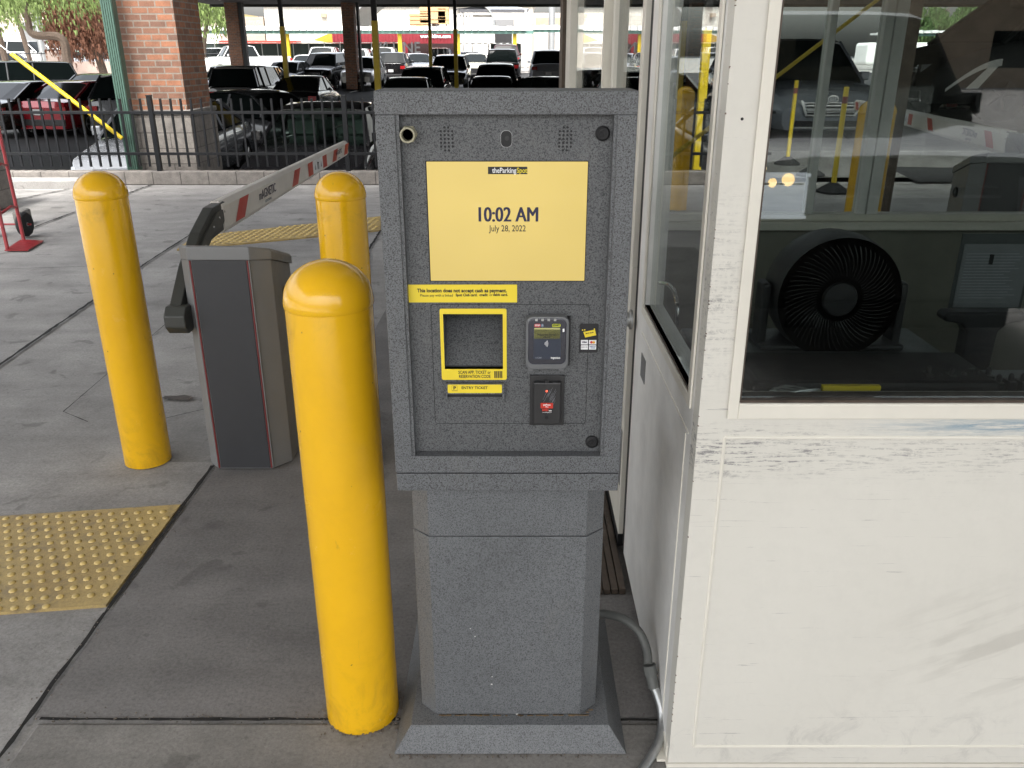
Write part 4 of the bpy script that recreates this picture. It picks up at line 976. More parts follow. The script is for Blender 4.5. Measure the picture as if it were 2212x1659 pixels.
# canopies
m = MB(); m.box(-5.8, 16, -3.8, 9.3, 4.3, 4.45)  # out-of-view lane canopy, edges placed to shape the light below
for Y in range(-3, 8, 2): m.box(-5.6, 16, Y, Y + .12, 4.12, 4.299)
o = m.build('unseen_lane_canopy', M['soffit'], loc=(0, 4, 4.3)); tag(o, 'flat canopy over the booth lane, unseen above the frame, extent and pale soffit shaped for light', 'canopy')
zc_ = AY(800, 6, 47)[2]
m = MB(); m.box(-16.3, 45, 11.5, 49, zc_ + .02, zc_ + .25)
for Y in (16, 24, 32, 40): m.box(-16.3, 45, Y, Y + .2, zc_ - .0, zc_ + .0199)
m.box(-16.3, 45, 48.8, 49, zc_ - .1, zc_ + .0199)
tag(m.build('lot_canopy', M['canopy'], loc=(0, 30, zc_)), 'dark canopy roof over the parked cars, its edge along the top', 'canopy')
m = MB(); m.box(-16.5, 45, 11.45, 49.2, zc_ + .251, zc_ + .30); struct(m, 'canopy_roof_sheet', M['roofwhite'])
for o_ in [COL.objects['canopy_roof_sheet']]: o_.parent = COL.objects['lot_canopy']; o_.location = (0, -30 + 30 - 30 + 0, -zc_); o_.location = (0, -30, -zc_); del o_['kind']
def steelpost(xt, yt, Y, ytr, wd, label):
    zt_ = zc_ if Y < 49 else AY(xt, yt, Y)[2]; zb = zg(Y); zm = AY(xt, ytr, Y)[2]; X = AY(xt, ytr, Y)[0]
    o = thing('canopy_post', label, 'canopy post', (X, Y, zb), 'two-tone steel posts of the car park canopy')
    m = MB(); m.box(X - wd / 2, X + wd / 2, Y, Y + wd, zb, zm); m.build('yellow_sleeve', M['sleeve'], o)
    m = MB(); m.box(X - wd / 2 + .012, X + wd / 2 - .012, Y + .012, Y + wd - .012, zm + .0005, zt_); m.build('post_upper', M['black'], o)
steelpost(608, 0, 33, 57, .16, 'steel post, black above and yellow below, among the cars left of the dark middle pier')
steelpost(808, 0, 24, 45, .16, 'nearest tall steel post, black over yellow, rising left of the kiosk top')
steelpost(928, 0, 41, 65, .15, 'steel post, black over yellow, left of the two close together above the kiosk')
steelpost(983, 0, 41.2, 63, .17, 'steel post, black over yellow, right of the pair in front of the container end')
steelpost(1530, 0, 12.5, 60, .11, 'dark steel post seen through the booth side window')
steelpost(2170, 0, 22, 125, .14, 'dark steel post seen through the right end of the booth window')
# dark column behind booth
cxx = XatY(1962, 7.5, 1.9); m = MB(); m.box(cxx - .11, cxx + .11, 7.5, 7.72, 0, 4.12); tag(m.build('canopy_column', M['brown'], loc=(cxx, 7.6, 0)), 'broad dark brown column behind the booth, seen through the front window', 'column')
m = MB(); a = AY(1677, 166, 7.4); b = AY(1895, 0, 8.2); d_ = Vector(b) - Vector(a); m.tube([Vector(a) - d_ * .9, Vector(b) + d_ * .8], .017, 8); tag(m.build('reflection_brace', M['sleeve'], loc=a), 'solid stand-in for a slanting yellow guy guard reflected in the booth window', 'brace')  # reflection in the window modelled as a solid rod

# ------------------------------------------------------------------ hand truck
ht = thing('hand_truck', 'red steel hand truck standing at the far left edge', 'hand truck', (-4.5, 7.5, 0))
b1 = Vector(G(52, 521)); b2 = Vector(G(17, 541)); t1 = Vector(AY(-8, 255, 7.95)); off = t1 - b1
m = MB(); m.tube([b1 + Vector((0, 0, .01)), b1.lerp(t1, .5), t1], .016, 8); m.tube([b2 + Vector((0, 0, .01)), b2 + off], .016, 8)
for t in (.28, .62, .95): p0 = b1 + off * t; p1 = b2 + off * t; m.tube([p0, p0.lerp(p1, .5) + Vector((0, .05, .03)), p1], .012, 8)
m.tube([b1 + off * .02, b1 + off * .15 + Vector((-.12, .20, 0)), b1 + off * .6], .012, 8)
m.build('frame', M['truckred'], ht)
tp = [G(95, 522), G(60, 543), G(10, 543), G(45, 520)]
m = MB(); m.add([(p[0], p[1], .012) for p in tp] + [(p[0], p[1], .004) for p in tp], [(0, 1, 2, 3), (7, 6, 5, 4)] + [(i, (i + 1) % 4, (i + 1) % 4 + 4, i + 4) for i in range(4)]); m.build('toe_plate', M['truckred'], ht)
for k, dx in enumerate((.0, -.34)):
    wc = (b1.x + dx - .05 - .04, b1.y + .22, .115); m = MB(); m.lathe([(.06, -.025), (.105, -.028), (.115, -.015), (.115, .015), (.105, .028), (.06, .025)], wc, 22, 'x'); wh = m.build('wheel', M['rubber'], ht)
    m = MB(); m.lathe([(.06, -.02), (.055, -.008), (.018, -.008), (.018, .03), (.0003, .03)], wc, 16, 'x'); m.build('rim', M['gatebody'], wh)
m = MB(); m.tube([(b1.x - .4, b1.y + .22, .115), (b1.x - .03, b1.y + .22, .115)], .01, 8); m.build('axle', M['truckred'], ht)

# ------------------------------------------------------------------ cars
def car_proto(kind):
    """front points to -Y, origin on the ground at the centre"""
    o = thing('proto_' + kind, '', 'car')
    if kind == 'sedan':  L_, W_, H_ = 4.7, 1.83, 1.45; top = [(0, .58), (.03, .70), (.12, .80), (.28, .93), (.40, .97), (.75, 1.0), (.90, 1.02), (.98, .97), (1, .80)]; gh = [(.27, .95, .0), (.42, 1.42, 1), (.66, 1.43, 1), (.88, 1.02, .0)]
    elif kind == 'suv': L_, W_, H_ = 4.8, 1.92, 1.75; top = [(0, .68), (.03, .92), (.12, 1.02), (.26, 1.10), (.40, 1.12), (.75, 1.14), (.92, 1.14), (.985, 1.10), (1, .80)]; gh = [(.25, 1.10, 0), (.37, 1.68, 1), (.86, 1.71, 1), (.965, 1.14, 0)]
    elif kind == 'bigsuv': L_, W_, H_ = 5.2, 2.02, 1.9; top = [(0, .75), (.02, 1.05), (.12, 1.15), (.24, 1.20), (.40, 1.22), (.75, 1.22), (.94, 1.22), (.99, 1.18), (1, .80)]; gh = [(.24, 1.2, 0), (.33, 1.84, 1), (.92, 1.86, 1), (.975, 1.22, 0)]
    elif kind == 'jeep': L_, W_, H_ = 4.6, 1.87, 1.85; top = [(0, .75), (.02, 1.08), (.12, 1.12), (.24, 1.14), (.40, 1.16), (.75, 1.16), (.94, 1.16), (.99, 1.15), (1, .80)]; gh = [(.30, 1.14, 0), (.36, 1.80, 1), (.97, 1.82, 1), (.99, 1.16, 0)]
    elif kind == 'minivan': L_, W_, H_ = 5.1, 1.98, 1.75; top = [(0, .62), (.03, .82), (.10, .95), (.20, 1.05), (.36, 1.1), (.75, 1.12), (.94, 1.12), (.99, 1.08), (1, .7)]; gh = [(.17, 1.02, 0), (.34, 1.70, 1), (.90, 1.72, 1), (.975, 1.12, 0)]
    elif kind == 'pickup': L_, W_, H_ = 5.9, 2.03, 1.95; top = [(0, .80), (.015, 1.14), (.10, 1.24), (.22, 1.27), (.36, 1.28), (.62, 1.28), (.64, 1.30), (.985, 1.30), (1, .85)]; gh = [(.23, 1.26, 0), (.31, 1.90, 1), (.58, 1.91, 1), (.625, 1.28, 0)]
    hw = W_ / 2; y_ = lambda t: (t - .5) * L_
    def ring(t, zt, tw):
        y = y_(t); w0 = hw * (1 - .16 * max(0, (.06 - t) / .06) ** 1.5 - .13 * max(0, (t - .94) / .06) ** 1.5)
        zb = .24 if kind in ('sedan', 'minivan') else .36
        return [(-w0 * .90, y, zb), (-w0 * .985, y, zb + .10), (-w0, y, zb + .3), (-w0 * .985, y, min(zt - .06, zt * .86)), (-w0 * .93, y, zt - .02), (-w0 * .6, y, zt + .018), (0, y, zt + .03),
                (w0 * .6, y, zt + .018), (w0 * .93, y, zt - .02), (w0 * .985, y, min(zt - .06, zt * .86)), (w0, y, zb + .3), (w0 * .985, y, zb + .10), (w0 * .90, y, zb)]
    rings = []
    ts = sorted(set([q[0] for q in top] + [.06, .2, .5, .95]))
    def zat(t):
        for (a, za), (b, zb_) in zip(top, top[1:]):
            if a <= t <= b: return za + (zb_ - za) * (t - a) / (b - a)
    for t in ts: rings.append(ring(t, zat(t), 1))
    m = MB(); m.loft(rings); body = m.build('body', PAINT['black'], o, bevel=.012, sharp=40)
    # greenhouse
    def gring(t, z, full):
        w_ = hw * (.90 if not full else .74); y = y_(t); return w_, y, z
    (a, za, _), (b, zb_, _), (c, zc2, _), (d, zd, _) = gh
    wb, wt = hw * .90, hw * (.72 if kind != 'jeep' else .84)
    def gr(t, z, w_): return [(-w_, y_(t), z), (-w_ * .5, y_(t) - (.05 if t < .5 else -.04), z + .02), (w_ * .5, y_(t) - (.05 if t < .5 else -.04), z + .02), (w_, y_(t), z)]
    A_, B_, C_, D_ = gr(a, za, wb), gr(b, zb_, wt), gr(c, zc2, wt), gr(d, zd, wb)
    ab, ac = (za + (zd - za) * .3), 0
    m = MB(); m.add(A_ + B_ + C_ + D_, [(0, 1, 5, 4), (1, 2, 6, 5), (2, 3, 7, 6), (8, 9, 13, 12), (9, 10, 14, 13), (10, 11, 15, 14), (0, 4, 8, 12), (3, 15, 11, 7), (4, 5, 9, 8), (5, 6, 10, 9), (6, 7, 11, 10), (0, 12, 13, 14, 15, 3, 2, 1)])
    m.build('windows', M['carglass'], o)
    H2 = zb_ + .045
    m = MB(); rr = []
    for t, dz in ((b - .012, -.015), (b + .03, .03), ((b + c) / 2, .055), (c - .03, .035), (c + .012, -.012)):
        z = zb_ + (zc2 - zb_) * (t - b) / (c - b) + dz; w_ = wt * 1.02
        rr.append([(-w_, y_(t), z - .03), (-w_ * .93, y_(t), z + .005), (-w_ * .5, y_(t), z + .022), (w_ * .5, y_(t), z + .022), (w_ * .93, y_(t), z + .005), (w_, y_(t), z - .03)])
    m.loft(rr, smooth=True); m.build('roof', PAINT['black'], o, sharp=50)
    for s_ in (-1, 1):
        q = lambda w_, t, z: (s_ * w_, y_(t), z)
        def pil(p0, p1, r__): mm = MB(); mm.tube([p0, p1], r__, 6); mm.build('pillar', PAINT['black'], o)
        pil(q(wb, a, za - .01), q(wt * 1.0, b, zb_ - .01), .034); pil(q(wb, d, zd - .01), q(wt, c, zc2 - .01), .045 if kind != 'sedan' else .05)
        tb = (b + c) / 2 if kind != 'pickup' else (b + c) / 2 + .01
        pil(q(wb * 1.0, tb + .01, (za + zd) / 2), q(wt * 1.01, tb, zb_), .03)
        if kind in ('suv', 'bigsuv', 'minivan', 'jeep'):
            tcx = c - .10; pil(q(wb, tcx + .01, zd), q(wt * 1.01, tcx, zc2), .04)
        m = MB(); m.box(s_ * (hw * .93), s_ * (hw * 1.10), y_(a + .05) - .05, y_(a + .05) + .05, za + .02, za + .17); m.build('mirror', PAINT['black'], o, bevel=.02)
    zl_ = top[1][1]
    for s_ in (-1, 1):
        if kind in ('pickup', 'jeep', 'bigsuv'):
            m = MB(); m.box(s_ * hw * .56, s_ * hw * .845, y_(-.004), y_(.02), zl_ - .27, zl_ - .07); hl = m.build('headlight', M['headl'], o, bevel=.015)
            m = MB(); m.box(s_ * hw * .55, s_ * hw * .855, y_(-.002), y_(.02), zl_ - .285, zl_ - .271); m.box(s_ * hw * .55, s_ * hw * .855, y_(-.002), y_(.02), zl_ - .069, zl_ - .055); m.build('headlight_trim', M['chrome'], o)
        else:
         m = MB(); y0 = y_(.012); m.add([(s_ * hw * .90, y_(.075), zl_ - .03), (s_ * hw * .50, y_(-.001), zl_ - .08), (s_ * hw * .50, y_(.0), zl_ - .22), (s_ * hw * .95, y_(.06), zl_ - .17),
                                      (s_ * hw * .90, y_(.075) + .1, zl_ - .03), (s_ * hw * .50, y_(.04), zl_ - .08), (s_ * hw * .50, y_(.04), zl_ - .22), (s_ * hw * .95, y_(.06) + .1, zl_ - .17)],
                                     [(0, 1, 2, 3), (4, 7, 6, 5), (0, 4, 5, 1), (3, 2, 6, 7), (0, 3, 7, 4), (1, 5, 6, 2)]); m.build('headlight', M['headl'], o)
        m = MB(); zt_ = top[-2][1]; m.box(s_ * hw * .62, s_ * hw * .885, y_(.985), y_(1.003), zt_ - .30, zt_ - .12)
        m.box(s_ * hw * .87, s_ * hw * .925, y_(.95), y_(1.0), zt_ - .30, zt_ - .12); m.build('taillight', M['tail'], o)
    if kind == 'minivan':
        m = MB(); hg = hw * .56
        for k in range(4): m.box(-hg * (1 - k * .07), hg * (1 - k * .07), y_(-.012), y_(-.0065), zl_ - .13 - k * .05, zl_ - .115 - k * .05)
        m.add([(-hg, y_(-.014), zl_ - .08), (-hg * .8, y_(-.014), zl_ - .34), (hg * .8, y_(-.014), zl_ - .34), (hg, y_(-.014), zl_ - .08), (hg * .92, y_(-.014), zl_ - .08), (hg * .74, y_(-.014), zl_ - .32), (-hg * .74, y_(-.014), zl_ - .32), (-hg * .92, y_(-.014), zl_ - .08)], [(0, 1, 6, 7), (1, 2, 5, 6), (2, 3, 4, 5)])
        m.build('chrome_surround', M['chrome'], o)
        m = MB(); m.tube([(.09 * math.cos(R(a)), y_(-.017), zl_ - .06 + .06 * math.sin(R(a))) for a in range(0, 361, 24)], .012, 6); m.tube([(.045 * math.cos(R(a)), y_(-.017), zl_ - .05 + .045 * math.sin(R(a))) for a in range(0, 361, 30)], .008, 6); m.tube([(0, y_(-.017), zl_ - .12), (0, y_(-.017), zl_)], .008, 6)
        m.build('badge', M['chrome'], o)
        m = MB(); m.box(-hw * .7, hw * .7, y_(-.012), y_(-.0065), .27, .30); m.build('lower_trim', M['chrome'], o)
    m = MB(); m.box(-hw * .42, hw * .42, y_(-.006), y_(.01), zl_ - .36, zl_ - .12); m.box(-hw * .6, hw * .6, y_(-.006), y_(.012), .26, .40); gl = m.build('grille', M['black'], o)
    m = MB()
    for k in range(3): m.box(-hw * .42, hw * .42, y_(-.009), y_(-.0061), zl_ - .33 + k * .08, zl_ - .315 + k * .08)
    m.build('grille_bar', M['chrome'], gl)
    m = MB(); m.box(-.16, .16, y_(1.0), y_(1.004), .62, .78); m.build('number_plate', M['plate'], o)
    m = MB(); m.box(-hw * .86, hw * .86, y_(.975), y_(1.004), .33, .50); m.build('rear_bumper', M['dark'], o, bevel=.01)
    rw = .335 if kind in ('sedan', 'minivan') else .38
    for t in (.185, .80):
        for s_ in (-1, 1):
            c_ = (s_ * (hw - .12), y_(t), rw); m = MB()
            m.lathe([(rw * .66, -.11), (rw * .96, -.11), (rw, -.08), (rw, .08), (rw * .96, .13), (rw * .66, .13)] if s_ > 0 else [(rw * .66, -.13), (rw * .96, -.13), (rw, -.08), (rw, .08), (rw * .96, .11), (rw * .66, .11)], c_, 20, 'x'); wh = m.build('wheel', M['rubber'], o)
            m = MB(); e = s_ * .135
            for k in range(5):
                a2 = k * 2 * math.pi / 5; m.tube([(c_[0] + e * .9, c_[1], c_[2]), (c_[0] + e * .9, c_[1] + rw * .62 * math.cos(a2), c_[2] + rw * .62 * math.sin(a2))], .03, 5)
            m.lathe([(rw * .66, e * .7), (rw * .66, e * .98), (rw * .58, e * .98), (rw * .56, e * .6), (.001, e * .6)], c_, 20, 'x'); m.build('rim', M['steel'], wh)
            m = MB(); m.lathe([(rw * 1.13, 0), (rw * 1.13, s_ * .006), (.01, s_ * .006)], (s_ * (hw * .994), y_(t), rw * 1.02), 20, 'x'); m.build('wheel_arch', M['black'], o)
    return o
PROTO = {}
USED = set()
def car(kind, col, X, Y, rot, label, z=None, group='cars parked under the canopy', cat=None, s=1.0):
    if kind not in PROTO: PROTO[kind] = car_proto(kind)
    pr = PROTO[kind]
    if kind in USED: o = copy_tree(pr)
    else: o = pr; USED.add(kind)
    FIRST = o
    o.name = {'sedan': 'parked_sedan', 'suv': 'parked_suv', 'bigsuv': 'parked_large_suv', 'jeep': 'parked_offroader', 'minivan': 'parked_minivan', 'pickup': 'parked_pickup'}[kind]
    o.location = (X, Y, zg(Y) if z is None else z); o.rotation_euler = (0, 0, R(rot)); o.scale = (s, s, s); o['label'] = label
    o['category'] = cat or {'sedan': 'car', 'suv': 'car', 'bigsuv': 'car', 'jeep': 'off-road car', 'minivan': 'minivan', 'pickup': 'pickup truck'}[kind]; o['group'] = group
    for c in [x for x in COL.objects if x.parent == o]:
        if c.name.split('.')[0] in ('body', 'roof', 'pillar', 'mirror'):
            c.material_slots[0].link = 'OBJECT'; c.material_slots[0].material = PAINT[col]
    return o
def carp(kind, col, xp, Y, rot, label, **k): return car(kind, col, XatY(xp, Y - 2.1, .4), Y, rot, label, **k)
# near row behind the fence
car('sedan', 'silver', -6.05, 15.3, 3, 'silver sedan facing the fence, bonnet showing left of the brick pier')
car('sedan', 'black', -3.05, 14.2, 0, 'black sedan facing the fence, windshield behind the pickets left of the kiosk')
carp('sedan', 'darkgrey', 495, 19.6, 68, 'dark car parked askew behind the fence, right of the brick pier')
carp('sedan', 'red', 112, 27.2, 172, 'red sedan seen from behind at the left, above the fence')
carp('sedan', 'brown', -22, 26.8, 172, 'dark brown sedan cut by the left edge beside the red sedan')
carp('sedan', 'black', 165, 35.5, 186, 'black sedan behind the red sedan')
carp('suv', 'darkgrey', 275, 25.2, 178, 'dark car with red tail lamp squeezed between the red sedan and the green post')
carp('jeep', 'darkgrey', 55, 37.5, 130, 'boxy dark off-road car with pale roof at the upper left')
carp('bigsuv', 'black', 507, 33.5, 182, 'large black SUV seen from behind, right of the brick pier', s=.97)
carp('sedan', 'black', 634, 33.8, 180, 'black sedan at the end of the row right of the large black SUV')
carp('sedan', 'grey', 462, 42.5, 10, 'grey sedan half hidden by the brick pier')
carp('sedan', 'darkgrey', 540, 41.5, 4, 'dark green-black sedan behind the large black SUV')
carp('sedan', 'grey', 605, 47.5, -8, 'dark grey car facing out beside the yellow post')
carp('suv', 'black', 693, 49.8, -8, 'black SUV facing the camera left of the pale crossover', s=1.05)
carp('suv', 'white', 773, 49.5, -2, 'pale crossover facing the camera beside the nearest two-tone post', s=.94)
carp('suv', 'black', 846, 55, 180, 'black SUV with red tail lamp right of the nearest two-tone post', s=.96)
carp('suv', 'black', 905, 35.2, 0, 'black SUV facing the camera just above the left half of the kiosk')
carp('sedan', 'black', 866, 31.0, 0, 'black sedan whose roof peeks over the left end of the kiosk top')
carp('suv', 'darkgrey', 968, 47.5, 0, 'dark SUV facing the camera beneath the pair of posts', s=1.03)
carp('bigsuv', 'black', 1085, 53.5, 180, 'black SUV seen from behind below the maroon one')
carp('suv', 'black', 1070, 37.8, 0, 'black SUV facing the camera above the right half of the kiosk')
carp('sedan', 'black', 1060, 32.8, 0, 'black sedan roof just above the kiosk top right of the yellow cap')
carp('bigsuv', 'silver', 1184, 51.5, 180, 'silver SUV with tall red tail lamp left of the open door')
carp('sedan', 'black', 1195, 32, 40, 'dark shiny car against the booth door frame')
# second half: far rows
carp('sedan', 'white', 651, 57, 0, 'white sedan between the yellow posts in the far row')
carp('suv', 'white', 697, 64, 180, 'small white SUV in the last row at the dark screen fence')
carp('suv', 'white', 767, 60, 180, 'white SUV with red tail lamps behind the pale crossover')
carp('suv', 'white', 826, 66, 180, 'white SUV in the last row left of the white lettering')
carp('sedan', 'silver', 895, 60, 20, 'silver sedan in the last row below the white lettering')
carp('suv', 'silver', 950, 72, 180, 'pale grey SUV at the dark fence left of the pair of posts', s=1)
carp('sedan', 'blue', 1013, 72, 180, 'blue car in the last row right of the pair of posts')
carp('sedan', 'cream', 1026, 60, 0, 'cream sedan facing the camera in the far row')
carp('bigsuv', 'maroon', 1093, 64, 180, 'dark maroon SUV at the far right end of the row')
carp('pickup', 'white', 512, 60, 300, 'white pickup truck behind the slender brick pier')
carp('minivan', 'white', 448, 62, 10, 'white van at the right edge of the near brick pier')
# through door glass and booth
carp('suv', 'black', 1300, 30, 180, 'black SUV seen through the open door glass')
carp('sedan', 'black', 1330, 20, 90, 'black car broadside seen through the door leaf')
carp('suv', 'black', 1455, 25, 75, 'black SUV broadside seen through the booth side window')
carp('sedan', 'darkgrey', 1455, 16.5, 92, 'dark sedan behind the fence seen through the booth side window')
car('minivan', 'slate', XatY(1785, 15.2, .8), 17.8, 2, 'grey minivan facing the camera, seen through the booth front window', z=.14, group='vehicles seen through the booth')
carp('suv', 'black', 2035, 34, 150, 'black SUV seen through the upper right of the booth window')
carp('suv', 'black', 2120, 28, 175, 'nearer black SUV at the upper right of the booth window')
carp('suv', 'white', 2090, 44, 90, 'white car behind the black SUVs at the upper right')
car('minivan', 'black', 13.9, 22.5, -84, 'black van with white swoosh behind the booth, at the right edge', z=.14, group='vehicles seen through the booth', cat='van', s=1.7)
vn = [o_ for o_ in COL.objects if o_.get('label', '').startswith('black van with white')][0]
m = MB(); N_ = 14; up = []; lo = []
for i in range(N_ + 1):
    t = i / N_; y = -2.45 + .75 * t; z = .42 + .38 * math.sin(t * 1.5); up.append((1.0, y, z + .02)); lo.append((1.0, y, z - .02 - .05 * t))
m.loft([[(a[0], a[1], a[2]), (b[0], b[1], b[2])] for a, b in zip(up, lo)], cap=False, closed=False)
m.add([(1.0, -1.86, .74), (1.0, -1.70, .78), (1.0, -1.98, .44), (1.0, -2.16, .44)], [(0, 1, 2, 3)])
for c in [x for x in COL.objects if x.parent == vn]:
    nm_ = c.name.split('.')[0]
    if nm_ in ('body', 'roof', 'pillar', 'mirror'): c.material_slots[0].material = M['black']
    for cc in [x for x in COL.objects if x.parent == c and x.name.startswith('rim')]: cc.material_slots[0].link = 'OBJECT'; cc.material_slots[0].material = M['dark']
sw = m.build('swoosh_graphic', M['white']); sw.parent = vn
# far left street vehicles
car('minivan', 'white', XatY(58, 95, 1), 95, 78, 'long white shuttle bus in the street at the far left', z=.3, group='vehicles in the street beyond', cat='bus', s=1.55)
car('sedan', 'black', XatY(25, 78, 1), 78, 85, 'small black car in front of the white bus', z=.3, group='vehicles in the street beyond')
car('pickup', 'white', XatY(120, 92, 1), 92, 85, 'white pickup between the tree trunks at the far left', z=.3, group='vehicles in the street beyond')
car('pickup', 'silver', XatY(216, 66, 1), 66, 100, 'silver pickup left of the green post in the street', z=.1, group='vehicles in the street beyond')
car('suv', 'green', XatY(172, 72, 1), 72, 85, 'pale green car behind the low wall at the left', z=.2, group='vehicles in the street beyond')
# idling pickup behind the photographer, reflected in the booth glass
tk_ = car('pickup', 'black', 2.10, -4.3, 180, 'black pickup with lit headlamps waiting in the lane, mirrored in the booth glass', z=-.06, group='vehicles near the booth')
for c in [x for x in COL.objects if x.parent == tk_]:
    if c.name.startswith('headlight') and c.data.vertices[0].co.x > 0:
        c.material_slots[0].link = 'OBJECT'; c.material_slots[0].material = M['lamp']
        for bx_, bz_, br_ in ((.67, .17, .034), (.75, .155, .024), (.80, .23, .014)):
            mb_ = MB(); mb_.lathe([(br_, 0), (br_ * .8, -br_ * .5), (.001, -br_ * .8)], (1.015 * bx_, -2.975, .97 - .0 + bz_ - .08), 12, 'y'); ob_ = mb_.build('lamp_bulb', M['bulb']); ob_.parent = c
        mb_ = MB(); mb_.box(.60, .84, -2.985, -2.976, 1.035, 1.045); mb_.box(.845, .853, -2.985, -2.976, .88, 1.04); ob_ = mb_.build('lamp_divider', M['dark']); ob_.parent = c

# added unseen building behind the photographer, cuts low light and a mirrored bright band
ob = thing('unseen_blocker_building', 'added unseen tan building behind the photographer, cutting the bright band mirrored in the glass', 'building', (0, -44, 0))
m = MB(); m.box(-45, 45, -54, -44, 0, 4.6); m.build('wall', M['tan'], ob)  # wall of the added unseen building
m = MB(); m.box(-45.3, 45.3, -54.3, -43.7, 4.6005, 5.0); m.build('parapet', M['gatebody'], ob)
for k in range(9):
    m = MB(); m.box(-38 + k * 9, -34 + k * 9, -44.02, -43.97, 1.0, 2.8); m.build('window', M['carglass'], ob)  # windows of the added unseen building
# cabin of the nearest sedan shows through its windshield
sd = [o_ for o_ in COL.objects if o_.get('label', '').startswith('black sedan facing the fence')][0]
for c in [x for x in COL.objects if x.parent == sd]:
    if c.name.startswith('windows'): c.material_slots[0].link = 'OBJECT'; c.material_slots[0].material = glass('clear windshield', (.55, .62, .58), 1.45)
M['seat'] = P('seat fabric', (.12, .16, .145), .8)
for xs in (-.40, .40):
    m = MB(); m.box(xs - .24, xs + .24, -.10, .05, 1.0, 1.24); m.box(xs - .13, xs + .13, -.08, .02, 1.25, 1.38); o = m.build('front_seat', M['seat'], bevel=.04, seg=3); o.parent = sd
m = MB(); m.tube([(.40 + .18 * math.cos(R(a)), -.72, 1.06 + .14 * math.sin(R(a))) for a in range(0, 181, 15)], .014, 6); o = m.build('steering_wheel', M['dark']); o.parent = sd
m = MB(); m.box(-.7, .7, .7, .85, 1.0, 1.22); o = m.build('rear_seat', M['seat'], bevel=.04); o.parent = sd
m = MB(); m.box(-.10, .10, -.50, -.47, 1.28, 1.34); o = m.build('rear_view_mirror', M['black']); o.parent = sd

# ------------------------------------------------------------------ delineators through the booth
def delineator():
    o = thing('delineator_post', '', 'delineator post', (0, 0, 0), 'yellow delineator posts on the lane')
    m = MB(); m.lathe([(.20, 0), (.20, .02), (.05, .12), (.035, .12)], n=20); m.build('base', M['rubber'], o)
    m = MB(); m.lathe([(.032, .12), (.032, 1.25)], n=14); m.build('tube', M['sleeve'], o)
    m = MB(); m.lathe([(.0335, 1.06), (.0335, 1.14)], n=14); m.build('band', M['gatered'], o)
    return o
d0 = delineator()
for i, (p, lab) in enumerate((((1700, 355), 'leftmost yellow delineator post seen through the booth window'), ((1750, 379), 'middle yellow delineator post seen through the booth window'), ((1798, 415), 'rightmost and nearest yellow delineator post seen through the booth window'))):
    o = d0 if i == 0 else copy_tree(d0); a = G(*p); o.location = (a[0], a[1], 0); o['label'] = lab
m = MB(); ps_ = [G(1915, 363), G(2080, 365), G(2130, 395), G(1980, 397)]; m.add([(p[0], p[1], .02) for p in ps_], [(0, 1, 2, 3)]); tag(m.build('rubber_mat', M['rubber'], loc=(ps_[0][0], ps_[0][1], 0)), 'flat black rubber mat lying on the lane beyond the booth', 'mat')

# ------------------------------------------------------------------ far surroundings
# carport
def carport(xa_, xb_, Y, yt, ym, yb_, label, depth=6):
    a = AY(xa_, yt, Y); b = AY(xb_, yt, Y); zt_, zm_, zb_ = a[2], AY(xa_, ym, Y)[2], AY(xa_, yb_, Y)[2]
    o = thing('carport', label, 'carport', (a[0], Y, zg(Y)))
    m = MB(); n_ = int((b[0] - a[0]) / .5)
    for k in range(n_):
        x0 = a[0] + k * .5; m.box(x0, x0 + .42, Y - .2, Y + depth, zm_ + .01, zt_ + (.05 if k % 2 else 0))
    m.build('roof_sheet', M['roofwhite'], o)
    m = MB(); m.box(a[0], b[0], Y, Y + .15, zb_, zm_); m.build('fascia', M['greentrim'], o); return o, zb_
cp, zcb = carport(427, 1152, 66, 58, 66, 73, 'long white carport with green fascia beyond the parked cars')
for xp in (623, 865, 990, 1112):
    X = XatY(xp, 66.4, 1.8); m = MB(); m.box(X - .14, X + .14, 66.3, 66.6, zg(66), zcb + .3); o = m.build('carport_post', M['sleeve']); o.parent = cp; o.location = Vector((0, 0, 0)) - Vector(cp['_org'])
carport(1152, 1320, 70, 56, 64, 70, 'shorter white carport roof end at the open door')
cp3, zc3 = carport(1960, 2500, 58, 67, 72, 78, 'white carport with green fascia seen through the upper right of the booth window')
for xp in (2060, 2150):
    X = XatY(xp, 58.4, 1.8); m = MB(); m.box(X - .14, X + .14, 58.3, 58.6, zg(58), zc3 + .3); o = m.build('carport_post', M['tan']); o.parent = cp3; o.location = Vector((0, 0, 0)) - Vector(cp3['_org'])
# screened fence
m = MB(); Y = 70; a = AY(430, 94, Y); b = AY(870, 94, Y)
sf = thing('screened_fence', 'long dark windscreen fence behind the last row of cars', 'fence', (a[0], Y, .4))
M['screenmesh'] = P('dark green mesh', (.016, .026, .022), .8); 
m.box(a[0], b[0], Y, Y + .03, .4, a[2]); m.build('mesh_screen', M['screenmesh'], sf)
m = MB()
for k in range(14): X = a[0] + (b[0] - a[0]) * k / 13; m.tube([(X, Y - .05, .4), (X, Y - .05, a[2] + .08)], .04, 6)
m.build('fence_posts', M['steel'], sf)
m = MB(); m.tube([(a[0], Y - .05, a[2] + .05), (b[0], Y - .05, a[2] + .05)], .035, 6); m.build('top_rail', M['white'], sf)
